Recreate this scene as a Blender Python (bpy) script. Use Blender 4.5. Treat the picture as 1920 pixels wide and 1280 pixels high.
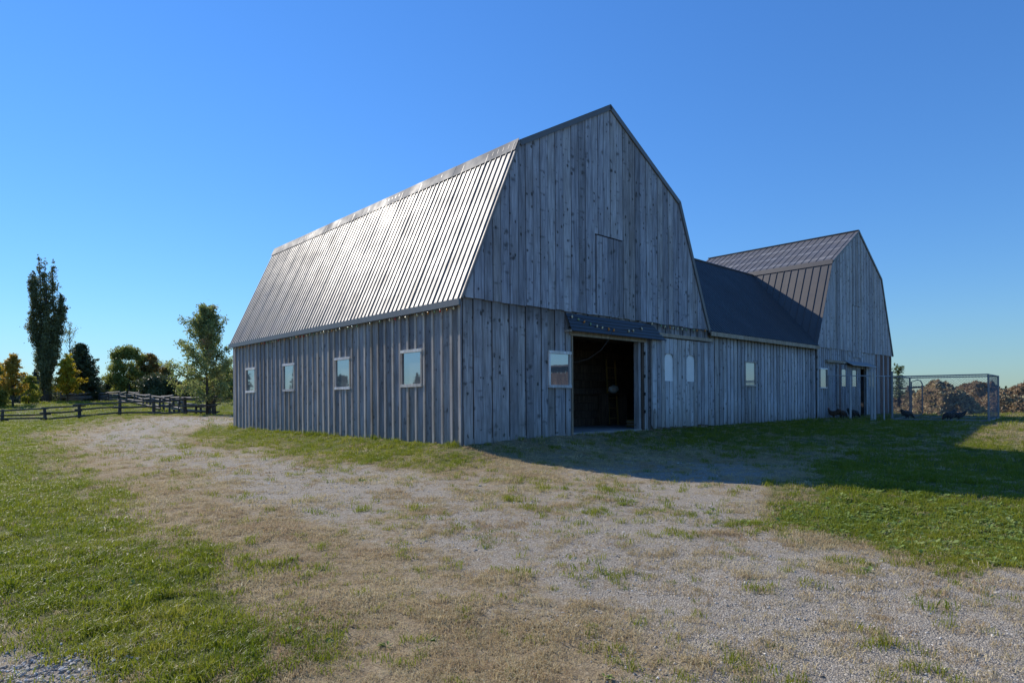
import bpy, bmesh, math, random
import numpy as np
from mathutils import Vector, Matrix, noise as mnoise

for o in list(bpy.data.objects):
    bpy.data.objects.remove(o, do_unlink=True)
SC = bpy.context.scene
COL = SC.collection
R = math.radians

# ------------------------------------------------------------------ camera, sky, sun, exposure
CAM_Z = 0.85                      # metres above the barn floor (the ground falls away towards the camera)
FPX, HOR, ROLL = 1171.35, 749.55, -0.0069
cam_d = bpy.data.cameras.new("camera")
cam = bpy.data.objects.new("camera", cam_d)
COL.objects.link(cam)
cam_d.sensor_width = 36.0
cam_d.lens = FPX / 1920 * 36.0
cam_d.shift_y = (HOR - 640) / 1920
cam_d.clip_start = 0.05
cam_d.clip_end = 5000
cam.matrix_world = Matrix.Translation((0, 0, CAM_Z)) @ Matrix.Rotation(R(90), 4, 'X') @ Matrix.Rotation(ROLL, 4, 'Z')
SC.camera = cam

SUN_AZ, SUN_EL = R(49.5), R(35.0)   # azimuth measured left of the +Y axis
w = bpy.data.worlds.new("World")
SC.world = w
w.use_nodes = True
nt = w.node_tree
bg = nt.nodes["Background"]
sky = nt.nodes.new("ShaderNodeTexSky")
sky.sky_type = 'NISHITA'
sky.sun_disc = False
sky.sun_elevation = SUN_EL
sky.sun_rotation = -SUN_AZ
sky.altitude = 0
sky.air_density = 1.5
sky.dust_density = 0.0
sky.ozone_density = 5.0
gam = nt.nodes.new("ShaderNodeGamma")          # gentle contrast and white balance of the whole sky, as the photograph was developed
gam.inputs['Gamma'].default_value = 0.85
hsv = nt.nodes.new("ShaderNodeHueSaturation")
hsv.inputs['Saturation'].default_value = 1.15
tint = nt.nodes.new("ShaderNodeMix"); tint.data_type = 'RGBA'; tint.blend_type = 'MULTIPLY'
tint.inputs[0].default_value = 1.0
tint.inputs[7].default_value = (0.40, 0.64, 1.0, 1.0)
nt.links.new(sky.outputs[0], gam.inputs[0])
nt.links.new(gam.outputs[0], hsv.inputs['Color'])
nt.links.new(hsv.outputs[0], tint.inputs[6])
nt.links.new(tint.outputs[2], bg.inputs[0])
bg.inputs[1].default_value = 0.14
sun_d = bpy.data.lights.new("sun", 'SUN')
sun_d.energy = 4.3
sun_d.angle = R(0.53)
sun_d.color = (1.0, 0.92, 0.80)
sun = bpy.data.objects.new("sun", sun_d)
COL.objects.link(sun)
sdir = Vector((-math.sin(SUN_AZ) * math.cos(SUN_EL), math.cos(SUN_AZ) * math.cos(SUN_EL), math.sin(SUN_EL)))
sun.rotation_euler = sdir.to_track_quat('Z', 'Y').to_euler()
sun.location = (-30, 30, 40)
SC.view_settings.view_transform = 'Standard'
SC.view_settings.look = 'None'
SC.view_settings.gamma = 1.0
SC.view_settings.exposure = 0.50
SC.view_settings.use_curve_mapping = False

# ------------------------------------------------------------------ frame of the farm buildings
S = 0.85
AX, AY, TH = -1.2423 * S, 15.6892 * S, 0.748
CT, ST = math.cos(TH), math.sin(TH)
WID, KA, EAVE, KNEE, RIDGE, LEN = 11.7786 * S, 1.9611 * S, 3.6577 * S, 7.9618 * S, 10.1527 * S, 16.2409 * S
U2, WID2 = 22.15 * S, 11.43 * S
def loc2w(u, d):
    return AX + u * CT - d * ST, AY + u * ST + d * CT

# ------------------------------------------------------------------ numpy noise and the lie of the land
def _hash(ix, iy, seed):
    h = (ix.astype(np.int64) * 374761393 + iy.astype(np.int64) * 668265263 + seed * 1442695041) & 0x7fffffff
    h = ((h ^ (h >> 13)) * 1274126177) & 0x7fffffff
    return ((h ^ (h >> 16)) & 0xffff) / 65535.0
def vnoise(x, y, seed=0):
    x = np.asarray(x, float); y = np.asarray(y, float)
    ix, iy = np.floor(x), np.floor(y)
    fx, fy = x - ix, y - iy
    fx = fx * fx * (3 - 2 * fx); fy = fy * fy * (3 - 2 * fy)
    a = _hash(ix, iy, seed); b = _hash(ix + 1, iy, seed); c = _hash(ix, iy + 1, seed); d = _hash(ix + 1, iy + 1, seed)
    return (a * (1 - fx) + b * fx) * (1 - fy) + (c * (1 - fx) + d * fx) * fy
def fbm(x, y, seed=0, oct=4):
    t, amp, n = 0, 0.5, 0
    for i in range(oct):
        t = t + amp * vnoise(np.asarray(x) * 2 ** i + 17.3 * i, np.asarray(y) * 2 ** i - 9.1 * i, seed + i); n += amp; amp *= 0.5
    return t / n
def sstep(a, b, x):
    t = np.clip((np.asarray(x, float) - a) / (b - a), 0, 1)
    return t * t * (3 - 2 * t)
def ground_z(x, y):
    x = np.asarray(x, float); y = np.asarray(y, float)
    rx, ry = x - AX, y - AY
    u = rx * CT + ry * ST
    v = rx * ST - ry * CT
    dist = np.hypot(np.maximum(-u, 0), np.maximum(v, 0))
    zw = -0.02 - 0.07 * (1 - sstep(0, 2.3, u))
    zw = zw - 0.03 * sstep(-0.3, 0.3, -v) * 0
    fade = 1 - 0.78 * sstep(8, 18, u)
    z = zw - 0.42 * (1 - np.exp(-dist / 1.6)) * fade - 0.12 * sstep(5, 12, dist) * fade
    z = z + 0.95 * sstep(44, 78, y) * sstep(0, -15, x)
    z = z + (fbm(x * 0.45, y * 0.45, 3) - 0.5) * 0.09 * sstep(0.3, 3, dist) + (fbm(x * 2.2, y * 2.2, 9, 3) - 0.5) * 0.035 * sstep(0.2, 1.5, dist)
    return z
def gz(x, y):
    return float(ground_z(x, y))
_RR = np.geomspace(1.2, 400, 6000)
def pix_dir(px, py):
    xx, yy = px - 960, py - HOR
    c, s = math.cos(-ROLL), math.sin(-ROLL)
    return (c * xx - s * yy) / FPX, -(s * xx + c * yy) / FPX     # X/Y and Z/Y of the ray
def ground_at(px, py):
    a, b = pix_dir(px, py)
    X, Y, Z = _RR * a, _RR, CAM_Z + _RR * b
    k = np.argmax(Z < ground_z(X, Y))
    return float(X[k]), float(Y[k])
def at(px, Y):
    return (px - 960) / FPX * Y, Y
def zpix(px, py, Y):
    return CAM_Z + pix_dir(px, py)[1] * Y

# ------------------------------------------------------------------ node helpers and materials
class NB:
    def __init__(s, name):
        s.m = bpy.data.materials.new(name); s.m.use_nodes = True
        s.t = s.m.node_tree; s.t.nodes.clear()
        s.out = s.t.nodes.new("ShaderNodeOutputMaterial")
    def n(s, typ, ins=None, **kw):
        nd = s.t.nodes.new(typ)
        for k, v in kw.items(): setattr(nd, k, v)
        for k, v in (ins or {}).items():
            if hasattr(v, 'is_output') or isinstance(v, bpy.types.NodeSocket): s.t.links.new(v, nd.inputs[k])
            else: nd.inputs[k].default_value = v
        return nd
    def math(s, op, a, b=0.0, c=None):
        ins = {0: a, 1: b}
        if c is not None: ins[2] = c
        return s.n("ShaderNodeMath", ins, operation=op).outputs[0]
    def mix(s, f, a, b, blend='MIX'):
        nd = s.n("ShaderNodeMix", None, data_type='RGBA', blend_type=blend)
        for k, v in ((0, f), (6, a), (7, b)):
            if isinstance(v, bpy.types.NodeSocket): s.t.links.new(v, nd.inputs[k])
            else: nd.inputs[k].default_value = v if k == 0 or len(v) == 4 else (*v, 1)
        return nd.outputs[2]
    def ramp(s, f, stops):
        nd = s.n("ShaderNodeValToRGB", {0: f})
        el = nd.color_ramp.elements
        while len(el) < len(stops): el.new(0.5)
        for e, (p, c) in zip(el, stops):
            e.position = p; e.color = (c, c, c, 1) if not hasattr(c, '__len__') else (*c, 1)
        return nd.outputs[0]
    def mr(s, v, a, b, c=0.0, d=1.0):
        return s.n("ShaderNodeMapRange", {0: v, 1: a, 2: b, 3: c, 4: d}).outputs[0]
    def noise(s, vec, scale, detail=3, rough=0.55, dist=0.0):
        return s.n("ShaderNodeTexNoise", {'Vector': vec, 'Scale': scale, 'Detail': detail, 'Roughness': rough, 'Distortion': dist}).outputs[0]
    def pos(s, scale=(1, 1, 1), off=None):
        g = s.n("ShaderNodeNewGeometry").outputs['Position']
        v = s.n("ShaderNodeVectorMath", {0: g, 1: scale}, operation='MULTIPLY').outputs[0]
        if off is not None: v = s.n("ShaderNodeVectorMath", {0: v, 1: off}, operation='ADD').outputs[0]
        return v
    def rnd(s):
        return s.n("ShaderNodeObjectInfo").outputs['Random']
    def princ(s, col, rough=0.8, metal=0.0, spec=0.3, bump=None, bstr=0.3, bdist=0.01, **kw):
        ins = {'Base Color': col if isinstance(col, bpy.types.NodeSocket) else (*col, 1), 'Roughness': rough, 'Metallic': metal, 'Specular IOR Level': spec}
        ins.update(kw)
        p = s.n("ShaderNodeBsdfPrincipled", ins)
        if bump is not None:
            b = s.n("ShaderNodeBump", {'Strength': bstr, 'Distance': bdist, 'Height': bump})
            s.t.links.new(b.outputs[0], p.inputs['Normal'])
        s.t.links.new(p.outputs[0], s.out.inputs[0])
        return p

def wood(name, light, dark, knots=0.75, stain=None, stain_amt=0.0, axis='u', top=0.0):
    b = NB(name)
    rn = b.rnd()
    off = b.n("ShaderNodeCombineXYZ", {0: b.math('MULTIPLY', rn, 37.0), 1: b.math('MULTIPLY', rn, 71.0), 2: b.math('MULTIPLY', rn, 23.0)}).outputs[0]
    pg = b.pos((1, 1, 0.035), off)
    grain = b.noise(pg, 55, 5, 0.65)
    streak = b.noise(b.pos((1, 1, 0.09), off), 14, 3, 0.6)
    blot = b.noise(b.pos((1, 1, 0.5), off), 1.7, 4, 0.6)
    f = b.math('ADD', b.math('MULTIPLY', grain, 0.45), b.math('MULTIPLY', streak, 0.55))
    f = b.mr(f, 0.40, 0.62)
    col = b.mix(f, dark, light)
    col = b.mix(b.mr(blot, 0.46, 0.72, 0, 0.75), col, tuple(0.5 * (l + d) * s for l, d, s in zip(light, dark, (0.66, 0.61, 0.55))))
    # board to board tone
    col = b.mix(1.0, col, b.ramp(rn, [(0.0, (0.62, 0.61, 0.61)), (0.25, (0.92, 0.92, 0.94)), (0.55, (1.02, 1.02, 1.02)), (0.8, (1.14, 1.12, 1.08)), (1.0, (0.76, 0.71, 0.65))]), 'MULTIPLY')
    if knots:
        P_ = b.pos()
        av = (CT, ST, 0) if axis == 'u' else (-ST, CT, 0)
        a_ = b.n("ShaderNodeVectorMath", {0: P_, 1: av}, operation='DOT_PRODUCT').outputs['Value']
        z_ = b.n("ShaderNodeSeparateXYZ", {0: P_}).outputs[2]
        wob = b.noise(b.pos((1, 1, 1), off), 11, 3)
        wv = b.math('MULTIPLY', b.math('SUBTRACT', wob, 0.5), 0.48)
        for sc_, zs_, lo, big, edge, amt, seed_ in ((3.1, 1.05, 0.36, 0.21, 0.15, 0.75, 3.0), (6.5, 0.75, 0.62, 0.24, 0.09, 0.85, 11.0), (1.9, 3.0, 0.45, 0.17, 0.16, 0.6, 29.0)):
            v2 = b.n("ShaderNodeCombineXYZ", {0: b.math('ADD', a_, b.math('MULTIPLY', rn, seed_ * 7.3)), 1: b.math('ADD', b.math('MULTIPLY', z_, zs_), b.math('MULTIPLY', rn, seed_ * 5.1)), 2: 0.0}).outputs[0]
            vo = b.n("ShaderNodeTexVoronoi", {'Vector': v2, 'Scale': sc_, 'Randomness': 1.0}, feature='F1', voronoi_dimensions='2D')
            rs = b.n("ShaderNodeSeparateColor", {0: vo.outputs['Color']}).outputs[0]
            dd = b.math('SUBTRACT', b.math('ADD', vo.outputs['Distance'], wv), b.mr(rs, lo, 1.0, -0.12, big))
            km = b.math('MULTIPLY', b.mr(dd, edge * 0.5, -edge), knots * amt)
            col = b.mix(km, col, tuple(d * q for d, q in zip(dark, (0.24, 0.20, 0.16))))
    if stain:
        z = b.n("ShaderNodeSeparateXYZ", {0: b.pos()}).outputs[2]
        zn = b.math('ADD', z, b.math('MULTIPLY', b.noise(b.pos((1, 1, 0.3)), 3.0, 4), 1.0))
        col = b.mix(b.mr(zn, 1.15, 0.25, 0, stain_amt), col, stain)
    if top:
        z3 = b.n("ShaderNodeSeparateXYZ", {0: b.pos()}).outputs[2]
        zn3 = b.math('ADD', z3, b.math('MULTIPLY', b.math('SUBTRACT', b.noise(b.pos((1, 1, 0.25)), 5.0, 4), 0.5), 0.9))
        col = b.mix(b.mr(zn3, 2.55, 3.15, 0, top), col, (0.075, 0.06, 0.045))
    hgt = b.math('ADD', grain, b.math('MULTIPLY', streak, 0.6))
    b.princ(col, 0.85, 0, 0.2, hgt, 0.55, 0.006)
    return b.m

def plain(name, col, rough=0.6, metal=0.0, spec=0.4, var=0.25, scale=6.0, bstr=0.15):
    b = NB(name)
    n = b.noise(b.pos(), scale, 4)
    c = b.mix(n, tuple(x * (1 - var) for x in col), tuple(min(1, x * (1 + var)) for x in col))
    c = b.mix(1.0, c, b.ramp(b.rnd(), [(0, 0.88), (1, 1.08)]), 'MULTIPLY')
    b.princ(c, rough, metal, spec, n, bstr, 0.01)
    return b.m

def roof_metal(name, col, rough, metal, wave=0.35, glint=None):
    b = NB(name)
    w1 = b.noise(b.pos((1, 1, 1)), 0.9, 3, 0.5)
    w2 = b.noise(b.pos((1, 1, 1)), 5.0, 2, 0.5)
    c = b.mix(w2, tuple(x * 0.9 for x in col), tuple(x * 1.1 for x in col))
    c = b.mix(1.0, c, b.ramp(b.rnd(), [(0, 0.92), (1, 1.06)]), 'MULTIPLY')
    if glint:  # broken pale dashes: reflections on the metal painted into its colour
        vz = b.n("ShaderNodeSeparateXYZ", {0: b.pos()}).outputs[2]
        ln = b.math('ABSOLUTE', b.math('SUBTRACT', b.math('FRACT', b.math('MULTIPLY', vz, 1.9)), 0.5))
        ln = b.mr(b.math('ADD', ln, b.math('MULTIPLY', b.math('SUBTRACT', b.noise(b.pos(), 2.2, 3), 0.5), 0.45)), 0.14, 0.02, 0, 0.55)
        c = b.mix(ln, c, glint)
    h = b.math('ADD', b.math('MULTIPLY', w1, 1.0), b.math('MULTIPLY', w2, 0.12))
    b.princ(c, b.mr(b.noise(b.pos(), 1.3, 4), 0.3, 0.7, rough * 0.85, rough * 1.2), metal, 0.5, h, wave, 0.06)
    return b.m

def leafmat(name, cols, trans=0.35, rough=0.6, spec=0.25):
    b = NB(name)
    tint = b.n("ShaderNodeAttribute", None, attribute_name="tint").outputs['Fac']
    n = b.noise(b.pos(), 0.55, 3)
    f = b.math('ADD', b.math('MULTIPLY', tint, 0.55), b.math('MULTIPLY', b.mr(n, 0.3, 0.7), 0.45))
    cols = [tuple(min(0.45, 2.5 * x) for x in c) for c in cols]
    k = len(cols) - 1
    col = b.ramp(f, [(i / k, c) for i, c in enumerate(cols)])
    p = b.n("ShaderNodeBsdfPrincipled", {'Base Color': col, 'Roughness': rough, 'Specular IOR Level': spec})
    t = b.n("ShaderNodeBsdfTranslucent", {'Color': b.mix(0.5, col, b.mix(1.0, col, (1.5, 1.35, 0.5), 'MULTIPLY'))})
    mx = b.n("ShaderNodeMixShader", {0: trans, 1: p.outputs[0], 2: t.outputs[0]})
    b.t.links.new(mx.outputs[0], b.out.inputs[0])
    return b.m

def grassmat(name, cols, trans=0.4, rough=0.5):
    b = NB(name)
    rn = b.rnd()
    tint = b.n("ShaderNodeAttribute", None, attribute_name="tint").outputs['Fac']
    n = b.noise(b.pos(), 0.8, 3)
    f = b.math('ADD', b.math('ADD', b.math('MULTIPLY', rn, 0.35), b.math('MULTIPLY', tint, 0.3)), b.math('MULTIPLY', b.mr(n, 0.3, 0.7), 0.35))
    k = len(cols) - 1
    col = b.ramp(f, [(i / k, c) for i, c in enumerate(cols)])
    p = b.n("ShaderNodeBsdfPrincipled", {'Base Color': col, 'Roughness': rough, 'Specular IOR Level': 0.35})
    t = b.n("ShaderNodeBsdfTranslucent", {'Color': col})
    mx = b.n("ShaderNodeMixShader", {0: trans, 1: p.outputs[0], 2: t.outputs[0]})
    b.t.links.new(mx.outputs[0], b.out.inputs[0])
    return b.m

M = {}
M['gable'] = wood('gable_wood', (0.49, 0.52, 0.585), (0.235, 0.25, 0.29), 1.0)
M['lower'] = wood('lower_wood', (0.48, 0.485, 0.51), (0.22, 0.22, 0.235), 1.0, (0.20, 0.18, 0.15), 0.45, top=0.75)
M['side'] = wood('side_wood', (0.39, 0.40, 0.43), (0.20, 0.205, 0.225), 0.8, (0.19, 0.175, 0.16), 0.35, axis='d')
M['batten'] = wood('batten_wood', (0.58, 0.53, 0.48), (0.38, 0.34, 0.30), 0.3, axis='d')
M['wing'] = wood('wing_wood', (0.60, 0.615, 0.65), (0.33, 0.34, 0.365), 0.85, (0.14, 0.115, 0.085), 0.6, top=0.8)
M['barn2'] = wood('far_barn_wood', (0.52, 0.545, 0.59), (0.30, 0.315, 0.345), 0.9, (0.16, 0.12, 0.10), 0.3)
M['red'] = wood('red_stained_wood', (0.27, 0.19, 0.17), (0.14, 0.095, 0.085), 0.4)
M['ochre'] = wood('ochre_stained_wood', (0.33, 0.27, 0.16), (0.18, 0.15, 0.09), 0.5)
M['tan'] = wood('tan_trim_wood', (0.50, 0.43, 0.34), (0.30, 0.25, 0.19), 0.35)
M['darkwood'] = wood('interior_wood', (0.17, 0.125, 0.095), (0.06, 0.045, 0.036), 0.3)
M['rail'] = wood('fence_rail_wood', (0.36, 0.345, 0.33), (0.13, 0.12, 0.115), 0.3)
M['post'] = wood('fence_post_wood', (0.17, 0.155, 0.145), (0.06, 0.055, 0.05), 0.3)
M['ladder'] = wood('ladder_wood', (0.40, 0.27, 0.10), (0.24, 0.15, 0.05), 0.1)
M['white'] = wood('flaking_white_paint', (0.86, 0.86, 0.86), (0.60, 0.59, 0.57), 0.35)
M['panelwhite'] = plain('pale_painted_panel', (0.80, 0.82, 0.84), 0.35, 0, 0.5, 0.08)
M['roof'] = roof_metal('galvanised_roof', (0.175, 0.172, 0.17), 0.53, 0.55, 0.4)
M['flash'] = roof_metal('galvanised_flashing', (0.17, 0.17, 0.175), 0.75, 0.0, 0.2)
M['trim'] = plain('grey_metal_trim', (0.15, 0.15, 0.155), 0.5, 0.2, 0.4, 0.15)
M['fascia'] = plain('grey_fascia_metal', (0.16, 0.165, 0.17), 0.5, 0.2, 0.4, 0.12)
M['roofdark'] = roof_metal('dark_blue_roof', (0.045, 0.048, 0.052), 0.5, 0.0, 0.12)
M['roofbrown'] = roof_metal('brown_grey_roof', (0.085, 0.078, 0.076), 0.55, 0.0, 0.1)
M['roofglint'] = roof_metal('glint_brown_roof', (0.105, 0.10, 0.098), 0.5, 0.0, 0.1, (0.27, 0.265, 0.26))  # upper slope of the far barn, reflections put into the colour
M['awning'] = roof_metal('awning_metal', (0.035, 0.042, 0.055), 0.45, 0.0, 0.1)
M['concrete'] = plain('concrete_floor', (0.27, 0.26, 0.25), 0.85, 0, 0.2, 0.3, 2.0)
M['black'] = plain('black_iron', (0.03, 0.03, 0.03), 0.6)
M['steel'] = plain('galvanised_steel', (0.26, 0.27, 0.28), 0.5, 0.1, 0.4, 0.12)
M['whitesteel'] = plain('pale_steel', (0.42, 0.43, 0.44), 0.45, 0.1, 0.4, 0.1)
M['rope'] = plain('yellow_rope', (0.45, 0.33, 0.06), 0.8, 0, 0.2, 0.3, 30)
M['cable'] = plain('brown_cable', (0.06, 0.045, 0.035), 0.6)
M['bag'] = plain('white_sack', (0.55, 0.57, 0.58), 0.7, 0, 0.3, 0.15, 8)
M['bark'] = wood('tree_bark', (0.13, 0.115, 0.10), (0.045, 0.04, 0.035), 0.2)
bulbcols = {'red': (0.55, 0.05, 0.03), 'orange': (0.65, 0.26, 0.05), 'cream': (0.75, 0.65, 0.42), 'green': (0.25, 0.38, 0.20)}
for k_, c_ in bulbcols.items():
    b_ = NB('bulb_' + k_); b_.princ(c_, 0.25, 0, 0.5, None, 0, 0, **{'Transmission Weight': 0.15}); M['bulb_' + k_] = b_.m
def glass():
    b = NB('window_glass')
    n = b.noise(b.pos((1, 1, 1)), 1.6, 2)
    p = b.n("ShaderNodeBsdfPrincipled", {'Base Color': (0.10, 0.11, 0.125, 1), 'Roughness': 0.5})
    bm_ = b.n("ShaderNodeBump", {'Strength': 0.05, 'Distance': 0.02, 'Height': n})
    g = b.n("ShaderNodeBsdfGlossy", {'Color': (0.85, 0.9, 1.0, 1), 'Roughness': 0.02, 'Normal': bm_.outputs[0]})
    fr = b.n("ShaderNodeFresnel", {'IOR': 3.9}).outputs[0]
    mx = b.n("ShaderNodeMixShader", {0: fr, 1: p.outputs[0], 2: g.outputs[0]})
    b.t.links.new(mx.outputs[0], b.out.inputs[0])
    return b.m
M['glass'] = glass()

# ------------------------------------------------------------------ object helpers
def tag(o, label, cat, group=None, kind=None):
    if label: o['label'] = label
    if cat: o['category'] = cat
    if group: o['group'] = group
    if kind: o['kind'] = kind
    return o
def thing(name, label, cat, loc=(0, 0, 0), rz=0.0, group=None):
    o = bpy.data.objects.new(name, None); COL.objects.link(o)
    o.location = loc; o.rotation_euler = (0, 0, rz); o.empty_display_size = 0.2
    return tag(o, label, cat, group)
def link(name, me, mat, parent=None):
    o = bpy.data.objects.new(name, me); COL.objects.link(o)
    if mat is not None and not me.materials: me.materials.append(mat)
    if parent is not None: o.parent = parent
    return o
class MB:
    """collects convex extrusions, boxes and tubes into one mesh"""
    def __init__(s): s.v = []; s.f = []
    def add(s, vs, fs):
        k = len(s.v); s.v += [tuple(p) for p in vs]; s.f += [tuple(i + k for i in f) for f in fs]
        return s
    def ext(s, poly, to3, t0, t1):
        n = len(poly)
        vs = [to3(a, b, t0) for a, b in poly] + [to3(a, b, t1) for a, b in poly]
        fs = [tuple(range(n)), tuple(range(2 * n - 1, n - 1, -1))]
        fs += [(i, n + i, n + (i + 1) % n, (i + 1) % n) for i in range(n)]
        return s.add(vs, fs)
    def box(s, x0, x1, y0, y1, z0, z1):
        return s.add([(x0, y0, z0), (x1, y0, z0), (x1, y1, z0), (x0, y1, z0), (x0, y0, z1), (x1, y0, z1), (x1, y1, z1), (x0, y1, z1)],
                     [(0, 3, 2, 1), (4, 5, 6, 7), (0, 1, 5, 4), (1, 2, 6, 5), (2, 3, 7, 6), (3, 0, 4, 7)])
    def tube(s, pts, rad, n=6, cap=True):
        pts = [Vector(p) for p in pts]
        rads = rad if hasattr(rad, '__len__') else [rad] * len(pts)
        k0 = len(s.v)
        up = None
        for i, p in enumerate(pts):
            d = (pts[min(i + 1, len(pts) - 1)] - pts[max(i - 1, 0)]).normalized()
            if up is None:
                up = d.orthogonal().normalized()
            up = (up - d * up.dot(d))
            up = up.normalized() if up.length > 1e-6 else d.orthogonal().normalized()
            sd = d.cross(up)
            for j in range(n):
                a = 2 * math.pi * j / n
                s.v.append(tuple(p + (up * math.cos(a) + sd * math.sin(a)) * rads[i]))
        for i in range(len(pts) - 1):
            for j in range(n):
                s.f.append((k0 + i * n + j, k0 + i * n + (j + 1) % n, k0 + (i + 1) * n + (j + 1) % n, k0 + (i + 1) * n + j))
        if cap:
            s.f.append(tuple(k0 + j for j in range(n - 1, -1, -1)))
            e = k0 + (len(pts) - 1) * n
            s.f.append(tuple(e + j for j in range(n)))
        return s
    def mesh(s, name, smooth=False):
        me = bpy.data.meshes.new(name); me.from_pydata(s.v, [], s.f); me.update()
        bm = bmesh.new(); bm.from_mesh(me); bmesh.ops.recalc_face_normals(bm, faces=bm.faces); bm.to_mesh(me); bm.free()
        if smooth: me.polygons.foreach_set('use_smooth', [True] * len(me.polygons))
        return me
    def build(s, name, mat, parent=None, smooth=False):
        return link(name, s.mesh(name, smooth), mat, parent)
GAB = lambda a, b, t: (a, -t, b)        # poly in (u, z); t = how far it stands proud of the gable plane
SID = lambda a, b, t: (-t, a, b)        # poly in (d, z); t = proud of the left wall
rng = random.Random(7)

def strip_polys(a0, a1, zb, topf, openings, brk=()):
    """convex pieces of a vertical strip a0..a1 with holes"""
    cuts = {a0, a1}
    for (o0, o1, p0, p1) in openings:
        for c in (o0, o1):
            if a0 + 1e-4 < c < a1 - 1e-4: cuts.add(c)
    for c in brk:
        if a0 + 1e-4 < c < a1 - 1e-4: cuts.add(c)
    cs = sorted(cuts); out = []
    for c0, c1 in zip(cs[:-1], cs[1:]):
        mid = (c0 + c1) / 2
        zs = [zb]
        hit = sorted([(p0, p1) for (o0, o1, p0, p1) in openings if o0 < mid < o1])
        cur = zb
        for p0, p1 in hit:
            if p0 > cur + 0.01: out.append([(c0, cur), (c1, cur), (c1, p0), (c0, p0)])
            cur = max(cur, p1)
        t0, t1 = topf(c0), topf(c1)
        if min(t0, t1) > cur + 0.005 or max(t0, t1) > cur + 0.02:
            out.append([(c0, cur), (c1, cur), (c1, max(t1, cur + 0.002)), (c0, max(t0, cur + 0.002))])
    return out
def pieces(polys):
    """groups of strip pieces that touch along an upright edge: each group is one board"""
    gs = []
    for p in polys:
        z0, z1, x0, x1 = p[0][1], max(p[2][1], p[3][1]), p[0][0], p[1][0]
        hit = [g for g in gs if any((abs(q[1][0] - x0) < 1e-4 or abs(q[0][0] - x1) < 1e-4) and min(max(q[2][1], q[3][1]), z1) - max(q[0][1], z0) > 0.01 for q in g)]
        new = [p]
        for g in hit: new += g; gs.remove(g)
        gs.append(new)
    return gs
def boards(parent, to3, a0, a1, widths, zb, topf, openings, mat, t0=0.0, thick=0.022, gap=0.006, alt=0.0, brk=(), ragged=0.0, name='board', matf=None):
    a = a0; i = 0
    while a < a1 - 0.03:
        wd = widths(i); b = min(a + wd, a1)
        if a1 - b < 0.06: b = a1
        z0 = (zb(0.5 * (a + b)) if callable(zb) else zb) + rng.uniform(-ragged, ragged)
        mb = MB()
        base = t0 + (alt if i % 2 else 0.0) + rng.uniform(-0.002, 0.002)
        for grp in pieces(strip_polys(a + gap / 2, b - gap / 2, z0, topf, openings, brk)):
            mb = MB()
            for poly in grp: mb.ext(poly, to3, base, base + thick)
            mb.build(name, matf(0.5 * (a + b)) if matf else mat, parent)
        a = b; i += 1

def add_window(parent, to3, a0, a1, z0, z1, t, frame_w=0.07, jamb=0.05, mat=None, jmat=None):
    mat = mat or M['white']; jmat = jmat or M['white']
    wroot = MB().ext([(a0 + jamb * 0.6, z0 + frame_w * 0.6), (a1 - jamb * 0.6, z0 + frame_w * 0.6), (a1 - jamb * 0.6, z1 - frame_w * 0.6), (a0 + jamb * 0.6, z1 - frame_w * 0.6)], to3, t - 0.03, t - 0.02).build('window', M['glass'], parent)
    MB().ext([(a0, z1 - frame_w), (a1, z1 - frame_w), (a1, z1), (a0, z1)], to3, t - 0.035, t + 0.022).build('head_board', mat, wroot)
    MB().ext([(a0, z0), (a1, z0), (a1, z0 + frame_w), (a0, z0 + frame_w)], to3, t - 0.035, t + 0.026).build('sill', mat, wroot)
    for x0, x1 in ((a0, a0 + jamb), (a1 - jamb, a1)):
        MB().ext([(x0, z0 + frame_w), (x1, z0 + frame_w), (x1, z1 - frame_w), (x0, z1 - frame_w)], to3, t - 0.035, t + 0.012).build('jamb', jmat, wroot)
    return wroot

def roof_panel_mesh(width, length, nrib, rib_h=0.018, rib_w=0.017, rows=1):
    """local x across the panel, y up the slope, z out of the roof"""
    prof = [(0.0, 0.0)]
    pitch = width / nrib
    for i in range(nrib):
        c = pitch * (i + 0.5)
        rh = rib_h * (1.25 if (i == nrib - 1 and nrib > 3) else 1.0)
        prof += [(c - rib_w, 0.0), (c - rib_w * 0.6, rh), (c + rib_w * 0.6, rh), (c + rib_w, 0.0)]
    prof.append((width, 0.0))
    vs, fs = [], []
    for r_ in range(rows + 1):
        for x, z in prof: vs.append((x, length * r_ / rows, z))
    n = len(prof)
    for r_ in range(rows):
        for i in range(n - 1): fs.append((r_ * n + i, r_ * n + i + 1, (r_ + 1) * n + i + 1, (r_ + 1) * n + i))
    me = bpy.data.meshes.new('roof_panel'); me.from_pydata(vs, [], fs); me.update()
    return me
def roof_slope(parent, P0, along, upv, total, length, mat, pw=0.914, nrib=4, flip=False, **kw):
    """covers a rectangle: from P0, 'total' along, 'length' up the slope"""
    n = max(1, round(total / pw)); pw = total / n
    me = roof_panel_mesh(pw, length, nrib, **kw); me.materials.append(mat)
    al, up = Vector(along).normalized(), Vector(upv).normalized()
    nr = al.cross(up)
    if nr.z < 0: nr = -nr
    for i in range(n):
        o = link('roof_panel', me, None, parent)
        p = Vector(P0) + al * pw * i + nr * rng.uniform(0, 0.004)
        m = Matrix((al, up, nr)).transposed().to_4x4(); m.translation = p
        o.matrix_local = m

def profile(u0, wid):
    def f(u):
        x = u - u0
        x = min(x, wid - x)
        if x < KA: return EAVE + (KNEE - EAVE) * x / KA
        return KNEE + (RIDGE - KNEE) * (x - KA) / (wid / 2 - KA)
    return f

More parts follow.
